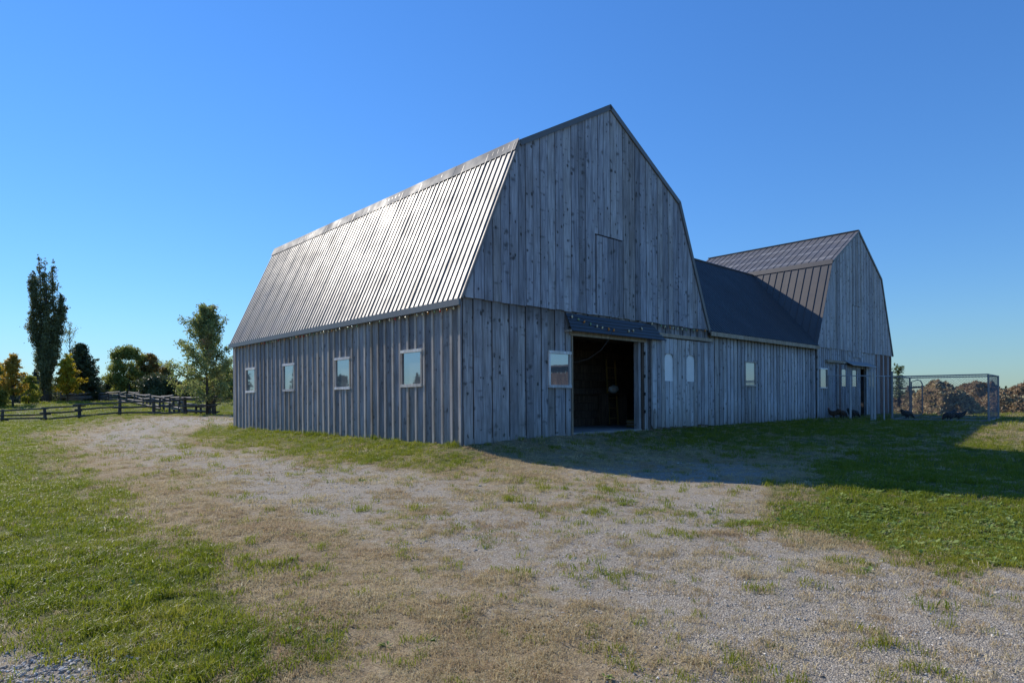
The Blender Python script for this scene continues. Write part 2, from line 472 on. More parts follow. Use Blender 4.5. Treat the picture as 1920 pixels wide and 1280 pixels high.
# ------------------------------------------------------------------ ground
PTS = []
def row(y, items):
    for it in items:
        x, g, gr = it
        X, Y = ground_at(x, y)
        PTS.append((math.atan2(X, Y), math.log(math.hypot(X, Y)) * 0.4, g, gr))
row(756, [(60, .85, 0), (350, .9, 0)])
row(770, [(0, .9, 0), (100, .9, 0), (300, .9, 0), (400, .95, 0)])
row(790, [(0, .9, 0), (100, .9, 0), (200, .5, .1), (270, .2, .6), (350, .1, .8), (420, .2, .6)])
row(810, [(0, 1, 0), (60, .8, 0), (100, .3, .2), (160, .1, .4), (250, .1, .8), (330, .3, .4), (400, .75, .1), (500, .9, 0)])
row(830, [(0, 1, 0), (80, .5, .1), (130, .1, .4), (220, .05, .7), (300, .1, .8), (380, .4, .3), (450, .65, .1), (600, .85, 0), (750, .95, 0), (860, .7, 0)])
row(850, [(0, 1, 0), (100, .5, .1), (160, .2, .3), (250, .05, .6), (350, .05, .7), (450, .3, .5), (550, .6, .15), (700, .8, .05), (850, .6, .05), (960, .4, .1)])
row(870, [(0, 1, 0), (120, .5, 0), (200, .1, .2), (300, .05, .5), (400, .05, .7), (500, .1, .7), (620, .4, .35), (760, .55, .1), (900, .4, .1), (1020, .3, .1)])
row(890, [(0, 1, 0), (150, .5, 0), (250, .05, .2), (350, .05, .3), (450, .05, .7), (550, .05, .8), (650, .05, .8), (750, .1, .65), (900, .2, .4), (1000, .2, .3), (1100, .1, .5), (1200, .15, .5), (1300, .05, .8), (1400, .1, .6)])
row(920, [(0, 1, 0), (100, .9, 0), (200, .4, 0), (300, .05, .15), (400, .05, .3), (500, 0, .7), (650, .05, .8), (800, .15, .6), (950, .3, .4), (1100, .25, .5), (1250, .1, .7), (1400, .15, .5), (1480, .6, .1), (1600, .9, 0), (1800, .7, 0), (1900, .6, 0)])
row(960, [(0, 1, 0), (150, .8, 0), (250, .3, 0), (350, .1, .15), (450, .05, .3), (600, .05, .6), (700, .05, .5), (850, .15, .6), (1000, .2, .6), (1150, .2, .6), (1300, .1, .8), (1400, .2, .5), (1480, .8, 0), (1600, 1, 0), (1750, 1, 0), (1900, .9, 0)])
row(1000, [(0, 1, 0), (200, .85, 0), (320, .4, 0), (420, .1, .2), (550, .05, .1), (700, .05, .4), (850, .05, .7), (1000, .1, .75), (1150, .1, .75), (1300, .15, .7), (1380, .2, .5), (1500, .3, .4), (1580, .7, .1), (1700, .95, 0), (1900, .95, 0)])
row(1040, [(0, 1, 0), (250, .9, 0), (380, .5, 0), (460, .3, 0), (550, .1, 0), (650, .05, .1), (800, .05, .4), (950, .05, .6), (1100, .1, .85), (1300, .1, .85), (1450, .1, .8), (1600, .2, .6), (1750, .6, .2), (1850, .85, 0), (1910, .85, 0)])
row(1090, [(0, 1, 0), (200, 1, 0), (350, .8, 0), (450, .4, 0), (550, .1, 0), (650, .05, .05), (800, .05, .3), (950, .05, .4), (1100, .1, .55), (1300, .05, .85), (1500, .05, .95), (1700, .1, .85), (1900, .05, .85)])
row(1150, [(0, .7, 0), (150, .8, 0), (300, 1, 0), (400, .8, 0), (500, .3, 0), (620, .15, 0), (750, .1, .1), (900, .05, .3), (1100, .05, .3), (1300, .05, .7), (1500, .05, .9), (1700, .05, .85), (1900, .05, .75)])
row(1210, [(0, .4, .4), (100, .5, .3), (200, 1, 0), (350, .9, 0), (450, .7, 0), (550, .3, 0), (700, .1, 0), (850, .1, .1), (1000, .05, .3), (1200, .05, .35), (1400, .05, .7), (1600, .05, .65), (1800, .05, .8)])
row(1270, [(0, .1, .95), (80, .1, .95), (160, .15, .8), (220, .6, .2), (350, .8, 0), (450, .8, 0), (600, .4, 0), (750, .2, 0), (900, .15, 0), (1100, .1, .2), (1250, .05, .4), (1450, .05, .6), (1700, .05, .75), (1900, .05, .65)])
row(830, [(1000, .4, 0), (1250, .55, 0), (1500, .55, 0), (1700, .6, 0)])
row(855, [(1100, .35, .1), (1300, .35, .1), (1500, .45, .05), (1700, .65, 0), (1850, .75, 0)])
row(880, [(1300, .1, .5), (1450, .2, .35), (1600, .7, 0), (1750, .95, 0), (1900, .95, 0)])
row(805, [(1300, .8, 0), (1500, .8, 0), (1700, .75, 0), (1850, .55, 0), (1900, .5, 0)])
PT = np.array(PTS)
def field(x, y):
    """greenness and gravel of the ground at world points"""
    x = np.asarray(x, float); y = np.asarray(y, float)
    sh = x.shape; x = x.ravel(); y = y.ravel()
    a = np.arctan2(x, y); l = np.log(np.maximum(np.hypot(x, y), 0.5)) * 0.4
    g = np.empty(len(x)); r = np.empty(len(x))
    for i in range(0, len(x), 20000):
        sl = slice(i, i + 20000)
        d2 = (a[sl, None] - PT[None, :, 0]) ** 2 + (l[sl, None] - PT[None, :, 1]) ** 2
        wgt = 1.0 / (d2 + 2e-4) ** 2
        ws = wgt.sum(1)
        g[sl] = (wgt * PT[None, :, 2]).sum(1) / ws
        r[sl] = (wgt * PT[None, :, 3]).sum(1) / ws
    far = sstep(55, 90, np.hypot(x, y))
    g = g * (1 - far) + 0.85 * far; r = r * (1 - far)
    return g.reshape(sh), r.reshape(sh)

def make_ground():
    na, nr = 420, 210
    ths = np.concatenate([np.linspace(-R(52), R(52), 320, endpoint=False), np.linspace(R(52), R(308), na - 320, endpoint=False)])
    rs = np.concatenate([[0.0], np.geomspace(0.5, 2500, nr)])
    verts = [(0.0, 0.0, gz(0, 0))]
    TT, RRR = np.meshgrid(ths, rs[1:])
    X = (np.sin(TT) * RRR).ravel(); Y = (np.cos(TT) * RRR).ravel()
    Z = ground_z(X, Y)
    V = np.concatenate([[[0, 0, gz(0, 0)]], np.stack([X, Y, Z], 1)])
    faces = [(0, 1 + i, 1 + (i + 1) % na) for i in range(na)]
    for j in range(nr - 1):
        b0, b1 = 1 + j * na, 1 + (j + 1) * na
        for i in range(na):
            k = (i + 1) % na
            faces.append((b0 + i, b1 + i, b1 + k, b0 + k))
    me = bpy.data.meshes.new('ground'); me.from_pydata(V.tolist(), [], faces); me.update()
    g, r = field(V[:, 0], V[:, 1])
    for nm, arr in (('green', g), ('gravel', r)):
        at_ = me.attributes.new(nm, 'FLOAT', 'POINT'); at_.data.foreach_set('value', arr.astype(np.float32))
    me.polygons.foreach_set('use_smooth', [True] * len(me.polygons))
    b = NB('ground_cover')
    P = b.pos()
    gr = b.n("ShaderNodeAttribute", None, attribute_name="green").outputs['Fac']
    gv = b.n("ShaderNodeAttribute", None, attribute_name="gravel").outputs['Fac']
    n1 = b.noise(P, 2.6, 5, 0.65); n2 = b.noise(P, 14, 4, 0.65); n3 = b.mr(b.noise(P, 70, 4, 0.7), 0.28, 0.72)
    nb = b.math('ADD', b.math('MULTIPLY', b.math('SUBTRACT', n1, 0.5), 0.95), b.math('MULTIPLY', b.math('SUBTRACT', n2, 0.5), 0.75))
    gm = b.mr(b.math('ADD', gr, nb), 0.30, 0.70)
    vm = b.mr(b.math('ADD', gv, b.math('MULTIPLY', nb, 0.9)), 0.25, 0.62)
    vo = b.n("ShaderNodeTexVoronoi", {'Vector': P, 'Scale': 95.0}, feature='F1')
    vr = b.n("ShaderNodeSeparateColor", {0: vo.outputs['Color']}).outputs[0]
    stone = b.ramp(vr, [(0, (0.18, 0.155, 0.13)), (0.55, (0.34, 0.305, 0.25)), (0.9, (0.45, 0.41, 0.345)), (1.0, (0.66, 0.62, 0.54))])
    fine = b.mix(b.mr(n3, 0.3, 0.7), (0.20, 0.168, 0.132), (0.49, 0.44, 0.355))
    grav = b.mix(b.mr(n2, 0.4, 0.6), fine, stone)
    dry = b.mix(b.mr(n2, 0.35, 0.65), b.mix(n3, (0.12, 0.085, 0.05), (0.37, 0.29, 0.175)), b.mix(n3, (0.19, 0.14, 0.085), (0.50, 0.41, 0.265)))
    grn = b.mix(b.mr(n2, 0.3, 0.7), b.mix(n3, (0.045, 0.060, 0.012), (0.12, 0.14, 0.026)), b.mix(n3, (0.08, 0.10, 0.018), (0.16, 0.165, 0.04)))
    col = b.mix(vm, dry, grav)
    col = b.mix(gm, col, grn)
    hg = b.math('ADD', b.math('MULTIPLY', n2, 0.7), b.math('ADD', b.math('MULTIPLY', n3, 0.35), b.math('MULTIPLY', b.math('MULTIPLY', vm, vo.outputs['Distance']), -0.5)))
    b.princ(col, 0.95, 0, 0.1, hg, 0.8, 0.035)
    o = link('ground', me, b.m)
    o['kind'] = 'structure'; o['label'] = 'lawn, dry grass and gravel drive in front of the barns'
    return o
make_ground()

# ------------------------------------------------------------------ main barn
barn = thing('gambrel_barn', 'large grey board barn with bright galvanised gambrel roof and open doorway in the near gable', 'barn', (AX, AY, 0), TH)
prof1 = profile(0, WID)
gap_top = 0.02
# doorway, window and loft opening in the near gable (u, z metres)
DOOR = (4.10 * S, 7.60 * S, -0.2, 2.90 * S)
GWIN = (3.06 * S, 4.00 * S, 1.34 * S, 2.40 * S)
LOFT = (5.13 * S, 6.52 * S, 3.64 * S, 6.08 * S)
def lower_foot(u):
    x, y = loc2w(u, -0.05); return gz(x, y) - 0.12
def w_upper(i):
    return rng.choice([0.24, 0.27, 0.28, 0.29, 0.26])
def w_lower(i):
    return rng.choice([0.26, 0.28, 0.30]) if i < 9 else rng.choice([0.19, 0.22, 0.25])
BRKZ = 3.58 * S
in_win = lambda a: GWIN[0] - 0.05 < a < GWIN[1] + 0.05
def lower_mat(a):
    return M['ochre'] if 3.35 * S < a < 3.72 * S else M['lower']
boards(barn, GAB, 0.0, WID, w_lower, lower_foot, lambda u: BRKZ + 0.03, [DOOR, (GWIN[0] + .03, GWIN[1] - .03, GWIN[2] + .03, GWIN[3] - .03)], M['lower'], 0.0, 0.022, 0.022, 0.02, matf=None)
boards(barn, GAB, 0.02, WID - 0.02, w_upper, BRKZ, lambda u: prof1(u) - 0.02, [LOFT], M['gable'], 0.045, 0.024, 0.021, 0.006, brk=(KA, WID / 2, WID - KA), ragged=0.012)
# loft door
ld = MB().box(LOFT[0] + 0.06, LOFT[1] - 0.012, -0.040, -0.025, LOFT[2] + 0.01, LOFT[3] - 0.03).build('loft_door', M['gable'], barn)
boards(ld, GAB, LOFT[0] + 0.06, LOFT[1] - 0.012, lambda i: 0.235, LOFT[2] - 0.03, lambda u: LOFT[3] - 0.035, [], M['gable'], 0.05, 0.024, 0.02)
# left long wall: wide boards with battens over the joints
WIN_D = [14.10 * S, 10.31 * S, 6.15 * S, 2.20 * S]
WH = (1.376 * S, 2.414 * S)
wins = [(d - 0.51 * S, d + 0.51 * S, WH[0], WH[1]) for d in WIN_D]
def side_foot(d):
    x, y = loc2w(-0.04, d); return gz(x, y) - 0.10
wins_in = [(a + .03, b - .03, c + .03, d - .03) for a, b, c, d in wins]
PITCH = LEN / 41
boards(barn, SID, 0.0, LEN, lambda i: PITCH, side_foot, lambda d: EAVE - 0.02, wins_in, M['side'], 0.0, 0.022, 0.005)
for i in range(0, 41):
    dc = max(0.035, PITCH * i + rng.uniform(-0.012, 0.012))
    hw = 0.035 + rng.uniform(-0.006, 0.006)
    z0 = side_foot(dc) + rng.uniform(0.0, 0.05); tk = 0.055 + rng.uniform(-0.004, 0.004)
    for grp in pieces(strip_polys(dc - hw, dc + hw, z0, lambda d: EAVE - 0.02, wins)):
        mb = MB()
        for poly in grp: mb.ext(poly, SID, 0.024, tk)
        mb.build('batten', M['batten'], barn)
for a, b_, c, d_ in wins:
    add_window(barn, SID, a, b_, c, d_, 0.045, jmat=M['batten'])
add_window(barn, GAB, *GWIN, 0.065)
# hidden walls, sheathing (panels added behind the boards to keep light out) and floor
sh = MB()
sh.ext([(0.03, -0.1), (LEN - 0.03, -0.1), (LEN - 0.03, EAVE - 0.03), (0.03, EAVE - 0.03)], lambda a, b, t: (0.03 + t, a, b), 0, 0.02)
sh.build('light_stop', M['darkwood'], barn)
sh = MB()
for poly in strip_polys(0.06, WID - 0.06, -0.1, lambda u: prof1(u) - 0.06, [DOOR], brk=(KA, WID / 2, WID - KA)):
    sh.ext(poly, GAB, -0.04, -0.02)
sh.build('light_stop', M['darkwood'], barn)
bw = MB()
for poly in strip_polys(0.02, WID - 0.02, -0.1, lambda u: prof1(u) - 0.03, [], brk=(KA, WID / 2, WID - KA)):
    bw.ext(poly, lambda a, b, t: (a, LEN + t, b), -0.06, 0.0)
bw.build('rear_wall', M['side'], barn)
MB().box(WID - 0.05, WID, 0.1, LEN - 0.1, -0.1, EAVE - 0.02).build('right_wall', M['side'], barn)
MB().box(0.06, WID - 0.06, -0.02, LEN - 0.1, -0.3, 0.012).build('floor_slab', M['concrete'], barn)
MB().box(0.06, WID - 0.06, 0.1, LEN - 0.1, 2.92, 2.98).build('loft_floor', M['darkwood'], barn)
# stall partition behind the doorway, board by board
for i in range(12):
    z0 = 0.02 + i * 0.24
    if z0 > 2.7: break
    MB().box(2.4, 9.4, 2.40 + rng.uniform(0, 0.015), 2.43, z0, z0 + 0.232).build('partition_board', M['darkwood'], barn)
MB().box(2.4, 9.4, 2.30, 2.395, 1.02, 1.16).build('stall_rail', M['darkwood'], barn)
MB().box(3.0, 9.0, 0.9, 1.08, 2.52, 2.72).build('ceiling_beam', M['darkwood'], barn)
MB().box(2.3, 2.4, 0.1, 2.5, 0.02, 2.9).build('partition_end', M['darkwood'], barn)
MB().box(9.4, 9.5, 0.1, 2.5, 0.02, 2.9).build('partition_end', M['darkwood'], barn)
# doorway posts and lintel
MB().box(DOOR[0] - 0.035, DOOR[0] + 0.01, -0.05, 0.02, lower_foot(DOOR[0]), DOOR[3]).build('door_jamb', M['tan'], barn)
MB().box(DOOR[1] - 0.14, DOOR[1] - 0.03, 0.00, 0.16, 0.0, DOOR[3]).build('door_post', M['lower'], barn)
MB().box(DOOR[1] - 0.03, DOOR[1] + 0.07, -0.045, 0.10, -0.1, DOOR[3]).build('door_post', M['darkwood'], barn)
MB().box(DOOR[1] + 0.07, DOOR[1] + 0.20, -0.052, -0.0, -0.1, DOOR[3]).build('door_jamb', M['lower'], barn)
MB().box(DOOR[0] - 0.12, DOOR[1] + 0.12, -0.075, 0.05, DOOR[3] - 0.01, DOOR[3] + 0.15).build('lintel', M['tan'], barn)
for zz in (0.45, 0.95, 1.45, 2.1):
    MB().box(DOOR[1] + 0.045, DOOR[1] + 0.085, -0.085, -0.053, zz, zz + 0.09).build('hinge', M['black'], barn)
# track board and sliding door hung on it
MB().box(8.35 * S, WID + 0.08, -0.19, -0.05, 3.13 * S, 3.13 * S + 0.10).build('door_track', M['tan'], barn)
SD0, SD1 = 7.98 * S, 11.80 * S
sd = MB().box(SD0, SD1, -0.105, -0.085, 0.10, 2.62).build('sliding_door', M['lower'], barn)
def arch(a0, a1, z0, z1, n=6):
    mid, hw = (a0 + a1) / 2, (a1 - a0) / 2
    rise = hw * 0.62
    pts = [(a0, z0), (a1, z0)]
    for i in range(n + 1):
        th_ = math.pi * i / n
        pts.append((mid + hw * math.cos(th_), z1 - rise + rise * math.sin(th_)))
    return pts
arches = [(8.72 * S, 9.27 * S, 1.62 * S, 2.60 * S), (10.12 * S, 10.68 * S, 1.62 * S, 2.60 * S)]
a = SD0; i = 0
while a < SD1 - 0.05:
    wb = 0.235 if i == 0 else rng.choice([0.20, 0.215, 0.23])
    b_ = min(SD1, a + wb)
    if SD1 - b_ < 0.07: b_ = SD1
    for grp in pieces(strip_polys(a + 0.014, b_ - 0.014, 0.02 + rng.uniform(-0.02, 0.03), lambda u: 2.63, [(x0, x1, z0, z1 - 0.03) for x0, x1, z0, z1 in arches])):
        mb = MB()
        for poly in grp: mb.ext(poly, GAB, 0.106, 0.142)
        mb.build('board', M['wing'], sd)
    a = b_; i += 1
for x0, x1, z0, z1 in arches:
    MB().ext(arch(x0, x1, z0, z1), GAB, 0.108, 0.113).build('arched_panel', M['panelwhite'], sd)
    pts = arch(x0 - 0.0, x1 + 0.0, z0, z1)[2:]
    MB().tube([GAB(p[0], p[1], 0.128) for p in pts], 0.018, 4).build('arch_trim', M['lower'], sd)
for xx, zt in ((SD0 + 0.0, 0.50), (SD1 - 0.17, 0.46)):
    MB().ext([(xx + 0.02, 0.0), (xx + 0.17, 0.0), (xx + 0.17, zt), (xx + 0.095, zt + 0.08), (xx + 0.02, zt)], GAB, 0.143, 0.16).build('patch_board', M['wing'], sd)
# dark metal canopy over the doorway
AW0, AW1 = 3.80 * S, 8.62 * S
awl = math.hypot(0.34, 0.42)
aw = MB()
ZT, ZB, PO = 3.53 * S, 3.53 * S - 0.45, 0.21
nst = 5
for j in range(nst):
    t0_, t1_ = j / nst, (j + 1) / nst
    ins = 0.0
    for (ta, tb, pr) in ((t0_, t1_ - 0.03, 0.0), (t1_ - 0.03, t1_, 0.012)):
        za, zb_ = ZT - (ZT - ZB) * ta, ZT - (ZT - ZB) * tb
        ya, yb = 0.05 + PO * ta + pr, 0.05 + PO * tb + pr
        xa, xb = AW1 - 0.42 + 0.42 * ta, AW1 - 0.42 + 0.42 * tb
        aw.add([(AW0, -ya, za), (xa, -ya, za), (xb, -yb, zb_), (AW0, -yb, zb_), (AW0, -ya + .006, za - .014), (xa, -ya + .006, za - .014), (xb, -yb + .006, zb_ - .014), (AW0, -yb + .006, zb_ - .014)],
               [(0, 1, 2, 3), (7, 6, 5, 4), (0, 4, 5, 1), (1, 5, 6, 2), (2, 6, 7, 3), (3, 7, 4, 0)])
aw.build('awning', M['awning'], barn)
MB().box(AW0 - 0.04, AW0 - 0.002, -0.25, -0.05, ZB - 0.03, ZB + 0.02).build('awning_bracket', M['tan'], barn)
# roofs
OV = 0.10                              # overhang past the gables
lowlen = math.hypot(KA, KNEE - EAVE)
upx, upz = KA / lowlen, (KNEE - EAVE) / lowlen
ov_e = 0.16
roof_slope(barn, (-0.05 - upx * ov_e, LEN + 0.08, EAVE - upz * ov_e + 0.03), (0, -1, 0), (upx, 0, upz), LEN + 0.08 + 0.09, lowlen + ov_e - 0.02, M['roof'], rows=6, pw=0.95, nrib=5)
uplen = math.hypot(WID / 2 - KA, RIDGE - KNEE)
ux, uz = (WID / 2 - KA) / uplen, (RIDGE - KNEE) / uplen
roof_slope(barn, (KA - 0.02, LEN + 0.08, KNEE + 0.05), (0, -1, 0), (ux, 0, uz), LEN + 0.08 + 0.09, uplen, M['roof'])
roof_slope(barn, (WID - KA + 0.02, -0.09, KNEE + 0.05), (0, 1, 0), (-ux, 0, uz), LEN + 0.17, uplen, M['roof'])
roof_slope(barn, (WID + 0.05 + upx * ov_e, -0.09, EAVE - upz * ov_e + 0.03), (0, 1, 0), (-upx, 0, upz), LEN + 0.17, lowlen + ov_e, M['roof'])
# knee flashing strip, ridge cap, rake trims, fascia
def slab(parent, name, mat, p, q, along0, along1, th_):
    """slab between section points p and q (u, z), along the barn from along0 to along1"""
    p, q = Vector((p[0], 0, p[1])), Vector((q[0], 0, q[1]))
    d = (q - p).normalized(); n = Vector((-d.z, 0, d.x))
    if n.z < 0: n = -n
    vs = []
    for y in (along0, along1):
        for c in (p, q, q + n * th_, p + n * th_): vs.append((c.x, y, c.z))
    return MB().add(vs, [(0, 1, 2, 3), (7, 6, 5, 4), (0, 4, 5, 1), (1, 5, 6, 2), (2, 6, 7, 3), (3, 7, 4, 0)]).build(name, mat, parent)
nseg = 6
for i in range(nseg):
    y0, y1 = -0.10 + (LEN + 0.2) * i / nseg, -0.10 + (LEN + 0.2) * (i + 1) / nseg + 0.03
    slab(barn, 'knee_flashing', M['flash'], (KA - upx * 0.30 - 0.05, KNEE - upz * 0.30 + 0.02 + 0.052), (KA - 0.05 + 0.02, KNEE + 0.02 + 0.085), y0, y1, 0.006 + 0.003 * (i % 2))
slab(barn, 'ridge_cap', M['flash'], (WID / 2 - 0.25, RIDGE - 0.25 * uz / ux + 0.07), (WID / 2, RIDGE + 0.07), -0.1, LEN + 0.1, 0.012)
slab(barn, 'ridge_cap', M['flash'], (WID / 2, RIDGE + 0.072), (WID / 2 + 0.25, RIDGE - 0.25 * uz / ux + 0.07), -0.1, LEN + 0.1, 0.012)
def rake(p, q, wd, name='rake_trim', mat=None, t0=0.075, t1=0.115, root=barn):
    p, q = Vector(p), Vector(q); d = (q - p).normalized(); n = Vector((-d.y, d.x))
    if n.y > 0: n = -n
    MB().ext([tuple(p), tuple(q), tuple(q + n * wd), tuple(p + n * wd)], GAB, t0, t1).build(name, mat or M['trim'], root)
E_ = 0.06
rake((KA - 0.04, KNEE + E_), (WID / 2, RIDGE + E_ + 0.02), 0.13)
rake((WID / 2, RIDGE + E_ + 0.02), (WID - KA + 0.04, KNEE + E_), 0.13)
rake((WID - KA + 0.04, KNEE + E_), (WID + 0.10, EAVE - 0.10), 0.12)
rake((-0.10, EAVE - 0.08), (KA - 0.04, KNEE + E_), 0.055, mat=M['flash'])
MB().box(-0.155, -0.115, -0.09, LEN + 0.08, EAVE - 0.245, EAVE - 0.105).build('eave_fascia', M['fascia'], barn)
MB().box(-0.115, -0.03, -0.02, LEN + 0.02, EAVE - 0.16, EAVE - 0.13).build('soffit', M['side'], barn)
# corner boards
MB().box(-0.047, -0.024, -0.024, 0.10, lower_foot(0) - 0.02, EAVE - 0.16).build('corner_board', M['side'], barn)

# ------------------------------------------------------------------ low wing between the two barns
wing = thing('low_wing', 'low board shed wing with dark ribbed roof joining the near barn to the far barn', 'barn wing', (AX, AY, 0), TH)
WD = 0.05
WING = lambda a, b, t: (a, WD - t, b)
wwin = (14.79 * S, 15.78 * S, 1.50 * S, 2.54 * S)
def foot2(u):
    x, y = loc2w(u, -0.05); return gz(x, y) - 0.10
sh = MB()
for poly in strip_polys(WID + 0.005, U2 - 0.005, -0.1, lambda u: 3.62 * S, [(wwin[0] + .05, wwin[1] - .05, wwin[2] + .05, wwin[3] - .05)]):
    sh.ext(poly, WING, -0.03, 0.0)
sh.build('light_stop', M['darkwood'], wing)  # backing added so no light leaks through the board gaps
a = WID + 0.01; i = 0
wwin_in = [(wwin[0] + .03, wwin[1] - .03, wwin[2] + .03, wwin[3] - .03)]
while a < U2 - 0.05:
    wb = rng.uniform(0.17, 0.22); gp = rng.uniform(0.05, 0.08)
    b_ = min(a + wb, U2 - 0.005)
    for grp in pieces(strip_polys(a, b_, foot2(a) + rng.uniform(0, .03), lambda u: 3.62 * S, wwin_in)):
        mb = MB()
        for poly in grp: mb.ext(poly, WING, 0.022, 0.046)
        mb.build('board', M['wing'], wing)
    for grp in pieces(strip_polys(b_, min(b_ + gp, U2 - 0.004), foot2(a), lambda u: 3.62 * S, wwin_in) if b_ < U2 - 0.02 else []):
        mb = MB()
        for poly in grp: mb.ext(poly, WING, 0.001, 0.018)
        mb.build('under_board', M['lower'], wing)
    a = b_ + gp; i += 1
add_window(wing, WING, *wwin, 0.06, 0.05, 0.05, mat=M['batten'], jmat=M['batten'])
RD, RZ = 4.07 * S, 7.80 * S
WE = 3.72 * S
wl = math.hypot(RD, RZ - WE)
wy, wz = RD / wl, (RZ - WE) / wl
# panels are cut along the steep roof of the far barn, so they are built as clipped sheets
def wing_panel(u0, u1, nrib):
    # ribs run up the slope; right end clipped by the far barn's left roof
    def umax(z):
        if z < EAVE: return U2 + 0.02
        return U2 + (z - EAVE) / (KNEE - EAVE) * KA + 0.02
    def umin(z):
        if z < EAVE: return WID + 0.0
        return WID - (z - EAVE) / (KNEE - EAVE) * KA - 0.02
    mb = MB()
    pitch = (u1 - u0) / nrib
    prof_ = []
    for k in range(nrib):
        c = u0 + pitch * (k + .5)
        prof_ += [(u0 + pitch * k, 0), (c - .028, 0), (c - .012, .02), (c + .012, .02), (c + .028, 0)]
    prof_.append((u1, 0))
    s0 = -0.28
    vs, fs = [], []
    rows = []
    for (x, h_) in prof_:
        # slope parameter at which this rib leaves the roof (meets a steep roof), else the ridge
        s_lo = s0; s_hi = wl
        zr = lambda s_: WE + wz * s_
        # right limit: x <= umax(z) -> z >= needed
        if x > U2: 
            zneed = EAVE + (x - U2) / KA * (KNEE - EAVE)
            s_lo = max(s_lo, (zneed - WE) / wz)
        if x < WID:
            zneed = EAVE + (WID - x) / KA * (KNEE - EAVE)
            s_lo = max(s_lo, (zneed - WE) / wz)
        if s_lo > s_hi: s_lo = s_hi
        rows.append((x, h_, s_lo, s_hi))
    for (x, h_, s_lo, s_hi) in rows:
        for s_ in (s_lo, s_hi):
            vs.append((x, WD + wy * s_ - wz * h_, WE + wz * s_ + 0.05 + wy * h_))
    for k in range(len(rows) - 1):
        if rows[k][2] >= wl - 1e-6 and rows[k + 1][2] >= wl - 1e-6: continue
        fs.append((2 * k, 2 * k + 2, 2 * k + 3, 2 * k + 1))
    if fs:
        MB().add(vs, fs).build('roof_panel', M['roofdark'], wing)
uu0, uu1 = WID - KA + 0.02, U2 + KA
npan = round((uu1 - uu0) / 0.9)
for k in range(npan):
    wing_panel(uu0 + (uu1 - uu0) * k / npan, uu0 + (uu1 - uu0) * (k + 1) / npan, 5)
# hidden back slope and ridge
MB().add([(WID - KA, WD + RD, RZ + 0.05), (U2 + KA, WD + RD, RZ + 0.05), (U2 + 0.0, WD + 2 * RD, WE), (WID + 0.0, WD + 2 * RD, WE)], [(0, 1, 2, 3)]).build('rear_roof', M['roofdark'], wing)
MB().box(WID + 0.02, U2 - 0.02, WD + 2 * RD - 0.1, WD + 2 * RD - 0.05, -0.1, WE).build('rear_wall', M['side'], wing)
MB().tube([(WID - KA + 0.05, WD + RD, RZ + 0.07), (U2 + KA - 0.05, WD + RD, RZ + 0.07)], 0.05, 6).build('ridge_cap', M['roofdark'], wing)
MB().box(WID + 0.02, U2 - 0.06, WD - wy * 0.28 - 0.03, WD - wy * 0.28 + 0.01, WE - wz * 0.28 - 0.10, WE - wz * 0.28 + 0.035).build('eave_fascia', M['tan'], wing)
MB().box(WID + 0.02, U2 - 0.06, WD - wy * 0.28 + 0.01, WD - 0.05, WE - wz * 0.28 - 0.07, WE - wz * 0.28 - 0.04).build('soffit', M['darkwood'], wing)

# ------------------------------------------------------------------ far barn
barn2 = thing('gambrel_barn', 'far grey board barn with brown gambrel roof beyond the low wing', 'barn', (AX, AY, 0), TH)
prof2 = profile(U2, WID2)
L2 = 9.0 * S
LOFT2 = (26.9 * S, 28.15 * S, 3.20 * S, 6.02 * S)
B2D = (27.93 * S, 28.85 * S, -0.2, 2.60 * S)
BR2 = 3.52 * S
w2 = (22.42 * S, 23.36 * S, 1.47 * S, 2.48 * S)
sh = MB()
for poly in strip_polys(U2 + 0.03, U2 + WID2 - 0.03, -0.1, lambda u: prof2(u) - 0.06, [B2D], brk=(U2 + KA, U2 + WID2 / 2, U2 + WID2 - KA)):
    sh.ext(poly, GAB, -0.04, -0.005)
sh.build('light_stop', M['darkwood'], barn2)  # added dark slab, blocks light behind the gable boards
boards(barn2, GAB, U2 + 0.01, U2 + WID2 - 0.01, lambda i: rng.choice((0.17, 0.19, 0.22)), BR2, lambda u: prof2(u) - 0.02, [LOFT2], M['barn2'], 0.045, 0.022, 0.016, 0.008, brk=(U2 + KA, U2 + WID2 / 2, U2 + WID2 - KA), ragged=0.012)
ld = MB().box(LOFT2[0] + 0.05, LOFT2[1] - 0.01, -0.04, -0.02, LOFT2[2] + 0.02, LOFT2[3] - 0.02).build('loft_door', M['barn2'], barn2)
boards(ld, GAB, LOFT2[0] + 0.05, LOFT2[1] - 0.01, lambda i: 0.19, LOFT2[2], lambda u: LOFT2[3] - 0.02, [], M['barn2'], 0.05, 0.022, 0.008)
a = U2
op2 = [B2D, (w2[0] + .03, w2[1] - .03, w2[2] + .03, w2[3] - .03)]
while a < U2 + WID2 - 0.04:
    wb = rng.uniform(0.15, 0.19); gp = rng.uniform(0.045, 0.07)
    b_ = min(a + wb, U2 + WID2)
    mt = M['red'] if a > 30.4 * S and rng.random() < 0.6 else M['barn2']
    for grp in pieces(strip_polys(a, b_, foot2(a), lambda u: BR2 + 0.02, op2)):
        mb = MB()
        for poly in grp: mb.ext(poly, GAB, 0.012, 0.036)
        mb.build('board', mt, barn2)
    e_ = min(b_ + gp, U2 + WID2)
    for grp in pieces(strip_polys(b_, e_, foot2(a), lambda u: BR2 + 0.02, op2) if e_ > b_ + 0.01 else []):
        mb = MB()
        for poly in grp: mb.ext(poly, GAB, -0.004, 0.008)
        mb.build('under_board', M['lower'], barn2)
    a = b_ + gp
add_window(barn2, GAB, *w2, 0.055, 0.05, 0.05, mat=M['panelwhite'], jmat=M['batten'])
sd2 = MB().box(24.5 * S, 27.9 * S, -0.085, -0.065, 0.06, 2.32).build('sliding_door', M['lower'], barn2)
